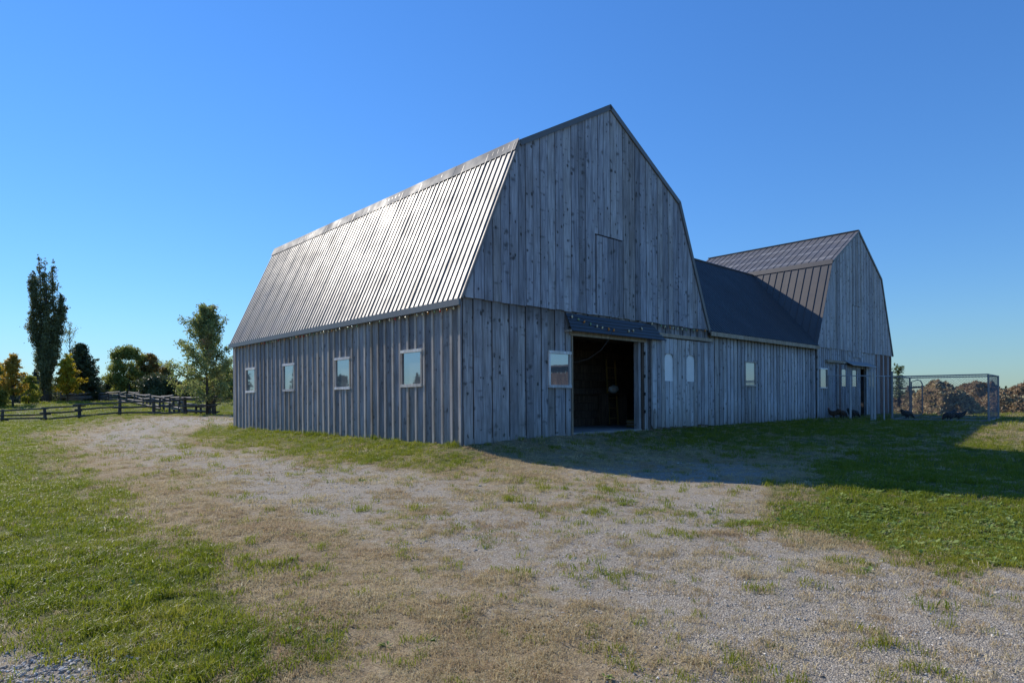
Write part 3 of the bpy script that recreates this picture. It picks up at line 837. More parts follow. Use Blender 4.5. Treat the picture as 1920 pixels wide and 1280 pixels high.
arch2 = [(25.12 * S, 25.76 * S, 1.60 * S, 2.52 * S), (26.66 * S, 27.30 * S, 1.60 * S, 2.52 * S)]
a = 24.5 * S; i = 0
while a < 27.9 * S - 0.03:
    b_ = min(a + 0.2, 27.9 * S)
    for grp in pieces(strip_polys(a + 0.012, b_ - 0.012, 0.03, lambda u: 2.32, [(x0, x1, z0, z1 - .03) for x0, x1, z0, z1 in arch2])):
        mb = MB()
        for poly in grp: mb.ext(poly, GAB, 0.086, 0.112)
        mb.build('board', M['red'] if i in (1,) else M['lower'], sd2)
    a = b_; i += 1
for x0, x1, z0, z1 in arch2:
    MB().ext(arch(x0, x1, z0, z1), GAB, 0.088, 0.095).build('arched_panel', M['glass'], sd2)
sd3 = MB().box(28.85 * S, 30.3 * S, -0.085, -0.065, 0.06, 2.32).build('sliding_door', M['lower'], barn2)
for i in range(6):
    MB().box(28.85 * S + i * 0.2 + 0.01, 28.85 * S + i * 0.2 + 0.19, -0.112, -0.086, 0.03, 2.32).build('board', M['lower'] if i % 2 else M['barn2'], sd3)
MB().ext(arch(29.35 * S, 29.95 * S, 1.60 * S, 2.52 * S), GAB, 0.113, 0.118).build('arched_panel', M['glass'], sd3)
MB().box(23.1 * S, 25.6 * S, -0.16, -0.04, 2.79 * S, 2.79 * S + 0.10).build('door_track', M['tan'], barn2)
MB().ext([(0.037, 2.97 * S), (0.40, 2.72 * S), (0.40, 2.72 * S - 0.02), (0.037, 2.97 * S - 0.02)], lambda a, b, t: (t, -a, b), 25.75 * S, 29.5 * S).build('awning', M['steel'], barn2)
roof_slope(barn2, (U2 - 0.05 - upx * ov_e, L2, EAVE - upz * ov_e + 0.03), (0, -1, 0), (upx, 0, upz), L2 + 0.09, lowlen + ov_e - 0.02, M['roofbrown'], pw=0.92, nrib=3, rib_h=0.020, rib_w=0.011)
KA2 = KA; up2 = math.hypot(WID2 / 2 - KA, RIDGE - KNEE); ux2, uz2 = (WID2 / 2 - KA) / up2, (RIDGE - KNEE) / up2
roof_slope(barn2, (U2 + KA - 0.02, L2, KNEE + 0.05), (0, -1, 0), (ux2, 0, uz2), L2 + 0.09, up2, M['roofglint'], pw=0.92, nrib=3, rib_h=0.020, rib_w=0.011)
roof_slope(barn2, (U2 + WID2 - KA + 0.02, -0.09, KNEE + 0.05), (0, 1, 0), (-ux2, 0, uz2), L2 + 0.09, up2, M['roofbrown'])
roof_slope(barn2, (U2 + WID2 + 0.05 + upx * ov_e, -0.09, EAVE - upz * ov_e + 0.03), (0, 1, 0), (-upx, 0, upz), L2 + 0.09, lowlen + ov_e, M['roofbrown'])
slab(barn2, 'knee_flashing', M['roofbrown'], (U2 + KA - upx * 0.20 - 0.05, KNEE - upz * 0.20 + 0.075), (U2 + KA - 0.03, KNEE + 0.11), -0.10, L2, 0.012)
rake((U2 + KA - 0.04, KNEE + E_), (U2 + WID2 / 2, RIDGE + E_ + 0.02), 0.08, root=barn2)
rake((U2 + WID2 / 2, RIDGE + E_ + 0.02), (U2 + WID2 - KA + 0.04, KNEE + E_), 0.10, root=barn2)
rake((U2 + WID2 - KA + 0.04, KNEE + E_), (U2 + WID2 + 0.10, EAVE - 0.10), 0.10, root=barn2)
MB().box(U2 + WID2 / 2 - 0.1, U2 + WID2 / 2 + 0.1, -0.1, L2, RIDGE + 0.05, RIDGE + 0.09).build('ridge_cap', M['roofbrown'], barn2)
MB().box(U2 + WID2 - 0.05, U2 + WID2, 0.02, L2 - 0.1, -0.1, EAVE - 0.02).build('right_wall', M['side'], barn2)
bw = MB()
for poly in strip_polys(U2 + 0.02, U2 + WID2 - 0.02, -0.1, lambda u: prof2(u) - 0.03, [], brk=(U2 + KA, U2 + WID2 / 2, U2 + WID2 - KA)):
    bw.ext(poly, lambda a, b, t: (a, L2 + t, b), -0.06, 0.0)
bw.build('rear_wall', M['side'], barn2)
MB().box(U2, U2 + 0.05, RD + 0.5, L2 - 0.05, -0.1, EAVE - 0.02).build('left_wall', M['side'], barn2)

MB().box(U2 - 0.03, U2 + 0.10, -0.062, -0.02, -0.1, EAVE - 0.1).build('corner_board', M['barn2'], barn2)

# ------------------------------------------------------------------ lights strings, ladder, rope and other loose things at the barn
def bulb_mesh(col):
    mb = MB(); prof_ = [(0.0, 0.010), (-0.012, 0.013), (-0.03, 0.026), (-0.05, 0.026), (-0.075, 0.012), (-0.088, 0.002)]
    mb.tube([(0, 0, z) for z, _ in prof_], [r_ for _, r_ in prof_], 7)
    me = mb.mesh('bulb', True); me.materials.append(M['bulb_' + col]); return me
BM = {k: bulb_mesh(k) for k in bulbcols}
def light_string(label, pts, n, skip=0.0, cols=('red', 'orange', 'cream', 'cream', 'orange', 'green'), extra=None, scale=1.0):
    t = thing('string_lights', label, 'string lights', (AX, AY, 0), TH)
    MB().tube(pts, 0.006, 4).build('cord', M['cable'], t)
    pv = [Vector(p) for p in pts]
    seg = [0]
    for a_, b_ in zip(pv[:-1], pv[1:]): seg.append(seg[-1] + (b_ - a_).length)
    for i in range(n):
        if rng.random() < skip: continue
        s_ = seg[-1] * (i + 0.5) / n
        k = max(j for j in range(len(seg) - 1) if seg[j] <= s_)
        p = pv[k].lerp(pv[k + 1], (s_ - seg[k]) / (seg[k + 1] - seg[k]))
        o = link('bulb', BM[rng.choice(cols)], None, t)
        o.location = p + Vector((0, 0, -0.004)); o.rotation_euler = (rng.uniform(-.35, .35), rng.uniform(-.35, .35), 0); o.scale = (scale,) * 3
    if extra: MB().tube(extra, 0.007, 5).build('lead', M['cable'], t)
    return t
light_string('string of faded coloured bulbs under the eave of the bright metal roof', [(-0.135, y, EAVE - 0.262 + 0.006 * math.sin(y * 9)) for y in np.linspace(0.0, LEN, 80)], 60, 0.08, scale=0.85)
sw = []
for t_ in np.linspace(0, 1, 26):
    u_ = AW0 + 0.05 + t_ * (7.75 * S - AW0)
    sag = 0.30 * 4 * t_ * (1 - t_) * (0.75 + 0.25 * t_)
    z_ = ZT - 0.05 - sag + 0.03
    yy = 0.075 + PO * max(0.0, (ZT - z_)) / (ZT - ZB)
    sw.append((u_, -yy - 0.025, z_))
for t_ in np.linspace(0.05, 1, 12):
    u_ = 7.75 * S + t_ * (11.6 * S - 7.75 * S)
    sw.append((u_, -0.10, BRKZ + 0.02 - 0.06 * math.sin(t_ * math.pi)))
lead = [(5.55 * S, -0.32, ZB + 0.06), (5.50 * S, -0.29, ZB - 0.10), (5.2 * S, -0.2, ZB - 0.42), (4.8 * S, -0.05, ZB - 0.66), (4.4 * S, 0.05, ZB - 0.75), (4.0 * S, 0.1, ZB - 0.76)]
light_string('string of pale bulbs swagged across the dark canopy above the open doorway', sw, 30, 0.08, ('cream', 'cream', 'green', 'orange'), lead)
# ladder leaning on the stall partition
lx, ly = loc2w(9.12 * S, 2.18)
lad = thing('ladder', 'yellow wooden ladder leaning inside the open barn doorway', 'ladder', (lx, ly, 0.012), TH)
tilt = 0.12
for xo in (0.0, 0.46):
    MB().tube([(xo, 0, 0), (xo, tilt, 2.15)], 0.036, 6).build('rail', M['ladder'], lad)
for k in range(6):
    z_ = 0.22 + k * 0.33
    MB().tube([(0.0, tilt * z_ / 2.15, z_), (0.46, tilt * z_ / 2.15, z_)], 0.016, 6).build('rung', M['ladder'], lad)
rx, ry = loc2w(6.12 * S, 2.33)
rp = thing('rope_coil', 'coil of yellow rope hanging on the dark wall inside the barn doorway', 'rope', (rx, ry, 0.35), TH)
mb = MB()
for k in range(7):
    hw_, top_, bot_ = 0.10 + 0.012 * (k % 4), 0.66 + 0.02 * rng.random(), 0.02 + 0.10 * rng.random()
    mb.tube([(hw_ * math.sin(a_) * (0.7 + 0.3 * math.cos(a_) ** 2), -0.02 - 0.012 * k, (top_ + bot_) / 2 + (top_ - bot_) / 2 * math.cos(a_)) for a_ in np.linspace(0, 2 * math.pi, 17)], 0.011, 5, False)
mb.build('rope_loops', M['rope'], rp)
MB().box(-0.02, 0.02, -0.1, 0.06, 0.62, 0.66).build('peg', M['black'], rp)
sx, sy = loc2w(9.35 * S, 1.55)
def sack(name, label, x, y, z):
    bm = bmesh.new(); bmesh.ops.create_icosphere(bm, subdivisions=3, radius=1)
    for v in bm.verts:
        n_ = mnoise.noise(v.co * 2.2) * 0.25
        v.co = Vector((v.co.x * 0.22, v.co.y * 0.12, v.co.z * 0.13)) * (1 + n_)
    me = bpy.data.meshes.new(name); bm.to_mesh(me); bm.free(); me.polygons.foreach_set('use_smooth', [True] * len(me.polygons))
    o = link(name, me, M['bag']); o.location = (x, y, z); o.rotation_euler = (0, 0, TH); tag(o, label, 'sack'); return o
MB_s = thing('shelf', 'narrow dark shelf behind the ladder inside the barn doorway', 'shelf', (*loc2w(9.3 * S, 2.2), 0.0), TH)
MB().box(-0.5, 0.6, -0.25, 0.17, 1.02, 1.05).build('shelf_board', M['darkwood'], MB_s)
MB().box(-0.46, -0.42, -0.22, 0.17, 0.0, 1.02).build('leg', M['darkwood'], MB_s)
MB().box(0.52, 0.56, -0.22, 0.17, 0.0, 1.02).build('leg', M['darkwood'], MB_s)
sxx, syy = loc2w(9.30 * S, 2.12)
sack('feed_sack', 'small white sack lying behind the ladder in the barn doorway', sxx, syy, 1.175)
plx, ply = loc2w(8.75 * S, 0.95)
pal = thing('lumber_stack', 'short stack of sawn boards at the foot of the ladder in the doorway', 'lumber', (plx, ply, 0.012), TH + 0.1)
for k in range(5):
    MB().box(-0.3 + rng.uniform(-.03, .03), 0.45 + rng.uniform(-.05, .05), -0.15, 0.12, 0.045 * k + 0.002, 0.045 * k + 0.04).build('board', M['tan'] if k % 2 else M['ladder'], pal)

# ------------------------------------------------------------------ chain link pens
def chain(mb, P, Q, z0a, z1a, z0b, z1b, sp=0.10, rad=0.0024):
    P, Q = Vector(P), Vector(Q); Lh = (Q - P).length; d = (Q - P) / Lh
    H = z1a - z0a
    def pt(s_, t_):
        k = s_ / Lh
        zl = z0a + (z0b - z0a) * k; zh = z1a + (z1b - z1a) * k
        q = P + d * s_
        return (q.x, q.y, zl + (zh - zl) * t_)
    n = int((Lh + H) / sp)
    for i in range(n + 1):
        c = i * sp
        for sg in (1, -1):
            # line s - t*H = c - H  or s + t*H = c
            if sg == 1: s_a, s_b = c - H, c; 
            else: s_a, s_b = c, c - H
            # param t from 0 to 1: s = s_a + (s_b - s_a)*t
            ts = [0.0, 1.0]
            lo, hi = 0.0, 1.0
            ds = s_b - s_a
            for lim in (0.0, Lh):
                tt = (lim - s_a) / ds
                if (ds > 0) == (lim == 0.0): lo = max(lo, tt)
                else: hi = min(hi, tt)
            if hi - lo < 0.01: continue
            mb.tube([pt(s_a + ds * lo, lo), pt(s_a + ds * hi, hi)], rad, 3, False)
def H2(x, z): return x * S, z * S
K0, K1, K2, K3 = H2(18.45, 30.3), H2(21.2, 27.8), H2(23.9, 30.7), H2(21.15, 33.2)
ken = thing('chain_link_kennel', 'square chain link dog kennel of grey steel tube standing beside the manure heaps', 'kennel', (*K1, gz(*K1)))
def rel(p, z, root): return (p[0] - root.location.x, p[1] - root.location.y, z - root.location.z)
KH = 1.80
wire = MB()
cs = [K0, K1, K2, K3]
for i in range(4):
    p, q = cs[i], cs[(i + 1) % 4]
    zp, zq = gz(*p), gz(*q)
    MB().tube([rel(p, zp - 0.05, ken), rel(p, zp + KH + 0.02, ken)], 0.032, 8).build('post', M['steel'], ken)
    MB().tube([rel(p, zp + KH, ken), rel(q, zq + KH, ken)], 0.024, 6).build('rail', M['steel'], ken)
    MB().tube([rel(p, zp + 0.05, ken), rel(q, zq + 0.05, ken)], 0.024, 6).build('rail', M['steel'], ken)
    chain(wire, rel(p, 0, ken)[:2], rel(q, 0, ken)[:2], zp + 0.05 - ken.location.z, zp + KH - ken.location.z, zq + 0.05 - ken.location.z, zq + KH - ken.location.z)
wo = wire.build('wire_mesh', M['steel'], ken)
# gate leaf with rounded corners, swung open from the rear left post
gx = Vector((K3[0], K3[1])); gd = Vector((0.62, -0.22)).normalized()
gzv = gz(*K3)
def gp(s_, h_): q = gx + gd * s_; return rel((q.x, q.y), gzv + h_, ken)
gate = MB().tube([gp(0.06, 0.12), gp(0.06, 1.62), gp(0.30, 1.70), gp(0.42, 1.66), gp(0.48, 1.52), gp(0.48, 0.26), gp(0.42, 0.15), gp(0.30, 0.12), gp(0.06, 0.12)], 0.024, 6, False).build('gate', M['steel'], ken)
wm = MB(); chain(wm, gp(0.06, 0)[:2], gp(0.48, 0)[:2], gzv + 0.12 - ken.location.z, gzv + 1.62 - ken.location.z, gzv + 0.12 - ken.location.z, gzv + 1.62 - ken.location.z)
wm.build('gate_mesh', M['steel'], gate)
# run of pale posts and mesh in front of the far barn
Q0, Q1, Q2 = H2(18.40, 30.25), H2(17.42, 30.15), H2(15.78, 31.15)
run = thing('chain_link_fence', 'low chain link run on pale posts across the foot of the far barn', 'fence', (*Q1, gz(*Q1)))
wire = MB()
for p, q in ((Q0, Q1), (Q1, Q2)):
    zp, zq = gz(*p), gz(*q)
    MB().tube([rel(p, zp + 1.82, run), rel(q, zq + 1.82, run)], 0.020, 6).build('rail', M['whitesteel'], run)
    chain(wire, rel(p, 0, run)[:2], rel(q, 0, run)[:2], zp + 0.03 - run.location.z, zp + 1.82 - run.location.z, zq + 0.03 - run.location.z, zq + 1.82 - run.location.z, 0.11, 0.0022)
wire.build('wire_mesh', M['steel'], run)
def postat(p, h_, rad, mat):
    z_ = gz(*p); MB().tube([rel(p, z_ - 0.05, run), rel(p, z_ + h_, run)], rad, 8).build('post', mat, run)
postat(Q0, 2.02, 0.045, M['steel']); postat((Q1[0] - 0.055, Q1[1]), 2.08, 0.05, M['whitesteel']); postat((Q1[0] + 0.06, Q1[1] - 0.02), 2.06, 0.05, M['whitesteel'])
mid = lambda p, q, t: (p[0] + (q[0] - p[0]) * t, p[1] + (q[1] - p[1]) * t)
postat(mid(Q0, Q1, 0.42), 1.82, 0.03, M['whitesteel']); postat(mid(Q1, Q2, 0.5), 1.82, 0.045, M['whitesteel']); postat(Q2, 1.84, 0.035, M['steel'])

# ------------------------------------------------------------------ chickens
M['hen'] = plain('dark_feathers', (0.025, 0.02, 0.018), 0.6, 0, 0.4, 0.5, 20)
M['hen2'] = plain('brown_feathers', (0.07, 0.035, 0.02), 0.65, 0, 0.3, 0.5, 20)
M['comb'] = plain('red_comb', (0.35, 0.03, 0.02), 0.5)
M['hleg'] = plain('chicken_leg_skin', (0.35, 0.22, 0.06), 0.6)
def hen_mesh(peck, name):
    pts, rads, edges = [], [], []
    def P(x, z, r_, y=0, par=None):
        pts.append((x, y, z)); rads.append(r_)
        if par is not None: edges.append((par, len(pts) - 1))
        return len(pts) - 1
    b0 = P(0, 0.22, 0.15)
    b1 = P(-0.12, 0.25, 0.12, par=b0); t1 = P(-0.20, 0.32, 0.075, par=b1); t2 = P(-0.25, 0.40, 0.04, par=t1)
    c1 = P(0.11, 0.23, 0.12, par=b0)
    if peck:
        n1 = P(0.19, 0.17, 0.065, par=c1); h1 = P(0.24, 0.10, 0.038, par=n1); P(0.275, 0.055, 0.010, par=h1)
    else:
        n1 = P(0.16, 0.32, 0.06, par=c1); h1 = P(0.18, 0.39, 0.040, par=n1); P(0.235, 0.415, 0.010, par=h1)
    for s_ in (-1, 1):
        l1 = P(0.0, 0.14, 0.035, 0.05 * s_, b0); l2 = P(-0.01, 0.06, 0.012, 0.055 * s_, l1); P(0.05, 0.012, 0.010, 0.055 * s_, P(0.0, 0.012, 0.011, 0.055 * s_, l2))
    me = bpy.data.meshes.new(name); me.from_pydata(pts, edges, []); me.update()
    return me, rads, h1, pts
def hen(label, px, Y, rz, peck, mat, sc=1.0):
    me, rads, h1, pts = hen_mesh(peck, 'chicken')
    o = link('chicken', me, mat)
    sk = o.modifiers.new('skin', 'SKIN')
    if not me.skin_vertices: me.skin_vertices.new()
    for i, r_ in enumerate(rads): me.skin_vertices[0].data[i].radius = (r_, r_ * 0.85)
    me.skin_vertices[0].data[0].use_root = True
    sb = o.modifiers.new('sub', 'SUBSURF'); sb.levels = 1; sb.render_levels = 1
    x, y = at(px, Y)
    o.location = (x, y, gz(x, y)); o.rotation_euler = (0, 0, rz); o.scale = (sc,) * 3
    tag(o, label, 'chicken', 'chickens in the wire pens')
    hx, hy, hz = pts[h1]
    MB().ext([(hx - 0.03, hz + 0.02), (hx + 0.03, hz + 0.025), (hx + 0.025, hz + 0.065), (hx + 0.005, hz + 0.045), (hx - 0.015, hz + 0.06)], lambda a, b, t: (a, t, b), -0.006, 0.006).build('comb', M['comb'], o)
hen('dark chicken pecking beside the middle kennel posts with its tail raised to the left', 1701, 25.9, 0.1, True, M['hen'], 1.15)
hen('dark chicken with its head down in the middle of the kennel floor', 1779, 24.6, math.pi + 0.2, True, M['hen'], 1.15)
hen('dark chicken with its tail up just right of the pecking one in the kennel', 1797, 24.9, math.pi - 0.5, True, M['hen'], 1.05)
hen('brown chicken at the barn wall left of the thick pale post, farthest left of three', 1563, 26.3, 2.4, False, M['hen2'], 1.05)
hen('brown chicken pecking at the foot of the arched window door', 1579, 26.4, 0.4, True, M['hen2'], 1.1)
hen('dark chicken behind the middle pale post of the run', 1600, 26.6, 0.2, True, M['hen'], 1.2)

# ------------------------------------------------------------------ manure heaps
def heapmat():
    b = NB('manure_straw')
    P = b.pos()
    n1 = b.noise(P, 1.3, 4, 0.6); n2 = b.noise(P, 9, 5, 0.7); n3 = b.noise(P, 45, 3, 0.7)
    f = b.math('ADD', b.math('MULTIPLY', n2, 0.6), b.math('MULTIPLY', n3, 0.4))
    light = b.mix(b.rnd(), (0.34, 0.23, 0.14), (0.42, 0.31, 0.17))
    col = b.mix(b.mr(f, 0.38, 0.64), (0.07, 0.05, 0.038), light)
    col = b.mix(b.mr(n1, 0.45, 0.7, 0, 0.7), col, b.mix(n3, (0.06, 0.045, 0.035), (0.20, 0.14, 0.10)))
    b.princ(col, 0.95, 0, 0.1, b.math('ADD', n2, b.math('MULTIPLY', n3, 0.5)), 1.0, 0.12)
    return b.m
M['heap'] = heapmat()
M['straw'] = leafmat('loose_straw', [(0.04, 0.028, 0.02), (0.13, 0.09, 0.058), (0.25, 0.19, 0.12)], 0.15, 0.8, 0.1)
M['tanstraw'] = leafmat('tan_straw', [(0.07, 0.05, 0.03), (0.20, 0.15, 0.085), (0.31, 0.245, 0.15)], 0.15, 0.8, 0.1)
# ------------------------------------------------------------------ trees
def leaf_mesh(C, size, rs, tint, flat=0.0, aspect=0.6, up=None):
    """C: n x 3 centres; returns a mesh of leaf quads"""
    n = len(C)
    a = rs.normal(size=(n, 3)); 
    if up is not None: a = a * 0.6 + up
    a /= np.linalg.norm(a, axis=1)[:, None]
    b = rs.normal(size=(n, 3)); b -= (b * a).sum(1)[:, None] * a; b /= np.linalg.norm(b, axis=1)[:, None]
    sz = size * rs.uniform(0.6, 1.35, n)
    A = a * sz[:, None] * 0.5; B = b * (sz * aspect)[:, None] * 0.5
    V = np.stack([C - A, C + B, C + A, C - B], 1).reshape(-1, 3)
    me = bpy.data.meshes.new('crown')
    me.vertices.add(4 * n); me.vertices.foreach_set('co', V.astype(np.float32).ravel())
    me.loops.add(4 * n); me.loops.foreach_set('vertex_index', np.arange(4 * n, dtype=np.int32))
    me.polygons.add(n); me.polygons.foreach_set('loop_start', np.arange(0, 4 * n, 4, dtype=np.int32))
    me.update(calc_edges=True)
    t_ = me.attributes.new('tint', 'FLOAT', 'FACE'); t_.data.foreach_set('value', tint.astype(np.float32))
    return me
def clump_points(centres, rads, n, rs, shell=0.45):
    centres = np.asarray(centres, float); rads = np.asarray(rads, float)
    w_ = rads ** 1.6; w_ = w_ / w_.sum()
    idx = rs.choice(len(centres), n, p=w_)
    d = rs.normal(size=(n, 3)); d /= np.linalg.norm(d, axis=1)[:, None]
    P = centres[idx] + rs.normal(size=(n, 3)) * (rads[idx] * 0.62)[:, None] * np.array([1, 1, 0.85])
    return P, idx
def tree(name, label, cat, px, Y, top_py, kind, cols, seed, base=None, nleaf=6000, hw_px=30, leaf=0.22, trans=0.35, group='trees along the back of the lawn', low=0.15, lean=0.0, xoff=None, hgt=None):
    rs = np.random.RandomState(seed); r2 = random.Random(seed)
    x, y = at(px, Y) if xoff is None else xoff
    z0 = gz(x, y) if base is None else base
    H = zpix(px, top_py, Y) - z0 if top_py is not None else hgt
    hw = hw_px / FPX * Y
    t = thing(name, label, cat, (x, y, z0), rs.uniform(0, 0.3), group)
    tb = MB(); cents, rads = [], []
    if kind == 'poplar':
        tb.tube([(0, 0, -0.2), (0.0, 0, 1.2), (0.05, 0, H * 0.4), (0, 0, H * 0.85)], [0.62, 0.5, 0.26, 0.04], 8)
        plumes = [(-0.40, 0.0, 0.12, 1.0, 0.27), (-0.16, .2, 0.12, 0.985, 0.20), (0.52, -.1, 0.14, 0.965, 0.28), (-0.88, .1, 0.58, 0.885, 0.20), (-0.66, -.2, 0.30, 0.86, 0.22),
                  (0.95, 0, 0.48, 0.74, 0.22), (0.74, .2, 0.35, 0.68, 0.25), (-0.84, 0, 0.34, 0.585, 0.24), (-.40, .3, .14, .50, .24), (.40, .2, .16, .52, .23),
                  (-0.1, .4, .10, .78, .24), (0.2, -.4, .08, .66, .25), (0.0, 0, .07, .45, .28), (-.20, -.3, .06, .34, .20), (.22, -.2, .06, .34, .20)]
        for (ox, oy, b0, b1, wd) in plumes:
            zs = np.linspace(b0 * H, b1 * H, 30)
            path = []
            for i, zz in enumerate(zs):
                k = i / 29
                off_ = 0.35 + 0.65 * min(1, k * 2.2)
                cx, cy = ox * hw * off_ + 0.14 * math.sin(k * 8 + ox * 9), oy * hw * off_
                path.append((cx, cy, zz))
                wr = 1.12 * wd * hw * min(1, 0.45 + k * 2.5) * min(1, (1.03 - k) * 5.0) ** 0.7
                for q in range(3):
                    cents.append((cx + r2.gauss(0, wr * 0.42), cy + r2.gauss(0, wr * 0.42), zz + r2.uniform(-.4, .3))); rads.append(wr * r2.uniform(0.45, 0.8))
            tb.tube([(0, 0, b0 * H * 0.6)] + path[::4], [0.16] + [0.10 * (1 - i / 9) + 0.02 for i in range(len(path[::4]))], 5)
    elif kind == 'decid':
        tb.tube([(0, 0, -0.2), (lean * .2, 0, H * 0.3), (lean * .6, 0, H * 0.6), (lean, 0, H * 0.9)], [0.019 * H, 0.014 * H, 0.009 * H, 0.002 * H], 7)
        nb = 46
        for i in range(nb):
            k = (i + 0.5) / nb
            hz = low + (0.95 - low) * k ** 1.1
            ang = i * 2.4 + r2.uniform(-.4, .4)
            shape = min(1.0, 0.72 + 1.6 * k) * (1.05 - k) ** 0.62
            ln = hw * shape * r2.uniform(0.7, 1.08)
            p0 = Vector((lean * k, 0, hz * H * 0.9)); rise = ln * r2.uniform(0.35, 1.0)
            p1 = p0 + Vector((math.cos(ang) * ln * 0.55, math.sin(ang) * ln * 0.55, rise * 0.6)); p2 = p0 + Vector((math.cos(ang) * ln, math.sin(ang) * ln, rise))
            if p2.z > H * 0.97: p2.z = H * 0.97
            tb.tube([p0, p1, p2], [0.009 * H, 0.005 * H, 0.002 * H], 5)
            for q in range(9):
                tt = r2.uniform(0.25, 1.06)
                c = p0.lerp(p1, tt * 2) if tt < 0.5 else p1.lerp(p2, tt * 2 - 1)
                cents.append((c.x + r2.gauss(0, hw * .07), c.y + r2.gauss(0, hw * .07), c.z + r2.gauss(0, hw * .07))); rads.append(hw * r2.uniform(0.045, 0.12) * (1.2 - 0.4 * tt))
        for q in range(5):
            cents.append((lean + r2.gauss(0, hw * .08), r2.gauss(0, hw * .08), H * r2.uniform(0.86, 0.98))); rads.append(hw * r2.uniform(.06, .12))
    elif kind == 'spread':
        tb.tube([(0, 0, -0.2), (0.03, 0, H * 0.25), (-0.05, 0, H * 0.55), (0, 0, H * 0.9)], [0.10, 0.08, 0.05, 0.012], 7)
        nb = 44
        for i in range(nb):
            k = i / (nb - 1)
            ang = i * 2.39996 + r2.uniform(-.3, .3)
            z0_ = H * (low + (0.88 - low) * k)
            ln = hw * (1.02 - 0.90 * k ** 1.1) * r2.uniform(0.72, 1.08)
            el = R(18 + 42 * k + r2.uniform(-8, 14))
            p0 = Vector((0, 0, z0_)); dirv = Vector((math.cos(ang), math.sin(ang), math.tan(el)))
            p2 = p0 + dirv * ln
            if p2.z > H: p2 = p0 + dirv * ln * (H - p0.z) / max(0.1, p2.z - p0.z)
            p1 = p0.lerp(p2, 0.5) - Vector((0, 0, 0.06 * ln))
            tb.tube([p0, p1, p2], [0.045 * (1 - .6 * k), 0.025, 0.008], 5)
            nq = 12
            for q in range(nq):
                tt = 0.22 + 0.80 * (q + r2.random()) / nq
                c = p0.lerp(p1, tt * 2) if tt < 0.5 else p1.lerp(p2, tt * 2 - 1)
                sp_ = 0.13 * ln * (1.1 - 0.6 * tt)
                cents.append((c.x + r2.gauss(0, sp_), c.y + r2.gauss(0, sp_), c.z + r2.gauss(0, sp_ * .8))); rads.append(r2.uniform(0.13, 0.32) * (1.15 - 0.35 * tt))
    elif kind == 'round':
        tb.tube([(0, 0, -0.2), (0, 0, H * 0.6)], [0.03 * H, 0.012 * H], 7)
        for i in range(90):
            a_ = r2.uniform(0, 6.28); zz = r2.uniform(0.04, 0.95); rr = hw * math.sqrt(max(0, 1 - (abs(zz - 0.42) / 0.58) ** 2.2)) * r2.uniform(0.35, 0.92)
            cents.append((math.cos(a_) * rr, math.sin(a_) * rr, zz * H)); rads.append(hw * r2.uniform(0.12, 0.24))
    elif kind == 'spruce':
        tb.tube([(0, 0, -0.2), (0, 0, H * 0.97)], [0.022 * H, 0.004 * H], 6)
        lev = 22
        for i in range(lev):
            k = i / lev
            zz = H * (0.04 + 0.95 * k); ln = hw * (1 - k) ** (0.85 - lean) * r2.uniform(0.85, 1.1) + 0.03 * hw
            nbr = 9 if k < 0.7 else 6
            for j in range(nbr):
                ang = j * 6.283 / nbr + i * 0.7 + r2.uniform(-.25, .25); l_ = ln * r2.uniform(0.75, 1.12)
                for q in range(5):
                    tt = (q + 0.6) / 5
                    cents.append((math.cos(ang) * l_ * tt, math.sin(ang) * l_ * tt, zz - l_ * 0.22 * tt + 0.14 * l_ * tt * tt)); rads.append(max(0.05, hw * (0.05 + 0.055 * (1 - tt) + .02) * (1.1 - 0.5 * k)))
    elif kind == 'sapling':
        tb.tube([(0, 0, -0.2), (0.03, 0, H * 0.5), (0, 0, H * 0.86)], [0.11, 0.07, 0.02], 6)
        for i in range(12):
            k = i / 12; zz = H * (0.30 + 0.6 * k); ln = hw * (0.95 - 0.45 * k)
            for j in range(5):
                ang = j * 1.256 + i * 0.8; sgn = 1.6 if k > 0.72 else 0.3
                e_ = Vector((math.cos(ang) * ln, math.sin(ang) * ln, zz + ln * sgn * r2.uniform(0.3, 0.9)))
                p0 = Vector((0.02, 0, zz)); tb.tube([p0, e_], [0.016, 0.006], 4)
                for q in range(4):
                    c = p0.lerp(e_, (q + 1) / 4.4); cents.append(tuple(c)); rads.append(0.085 * r2.uniform(.7, 1.2))
    elif kind == 'bare':
        tb.tube([(0, 0, -0.2), (0.1, 0, H * 0.5), (0, 0, H * 0.95)], [0.014 * H, 0.008 * H, 0.002 * H], 6)
        for i in range(34):
            k = r2.uniform(0.35, 0.97); ang = r2.uniform(0, 6.28); ln = hw * (1.15 - k * 0.6) * r2.uniform(.5, 1.1)
            p0 = Vector((0.05, 0, k * H)); e_ = p0 + Vector((math.cos(ang) * ln, math.sin(ang) * ln, ln * r2.uniform(.8, 1.9)))
            if e_.z > H: e_.z = H
            tb.tube([p0, p0.lerp(e_, .5) + Vector((0, 0, -.1)), e_], [0.035, 0.022, 0.008], 4)
            for q in range(3):
                c = p0.lerp(e_, r2.uniform(.4, 1)); cents.append(tuple(c)); rads.append(0.35)
    tb.build('trunk', M['bark'], t, True)
    Pn, idx = clump_points(cents, rads, nleaf, rs)
    ctint = rs.random(len(cents))
    tint = np.clip(0.6 * ctint[idx] + 0.4 * rs.random(nleaf), 0, 1)
    me = leaf_mesh(Pn, leaf, rs, tint)
    mat = LEAF.get(cols)
    o = link('crown', me, mat, t)
    return t
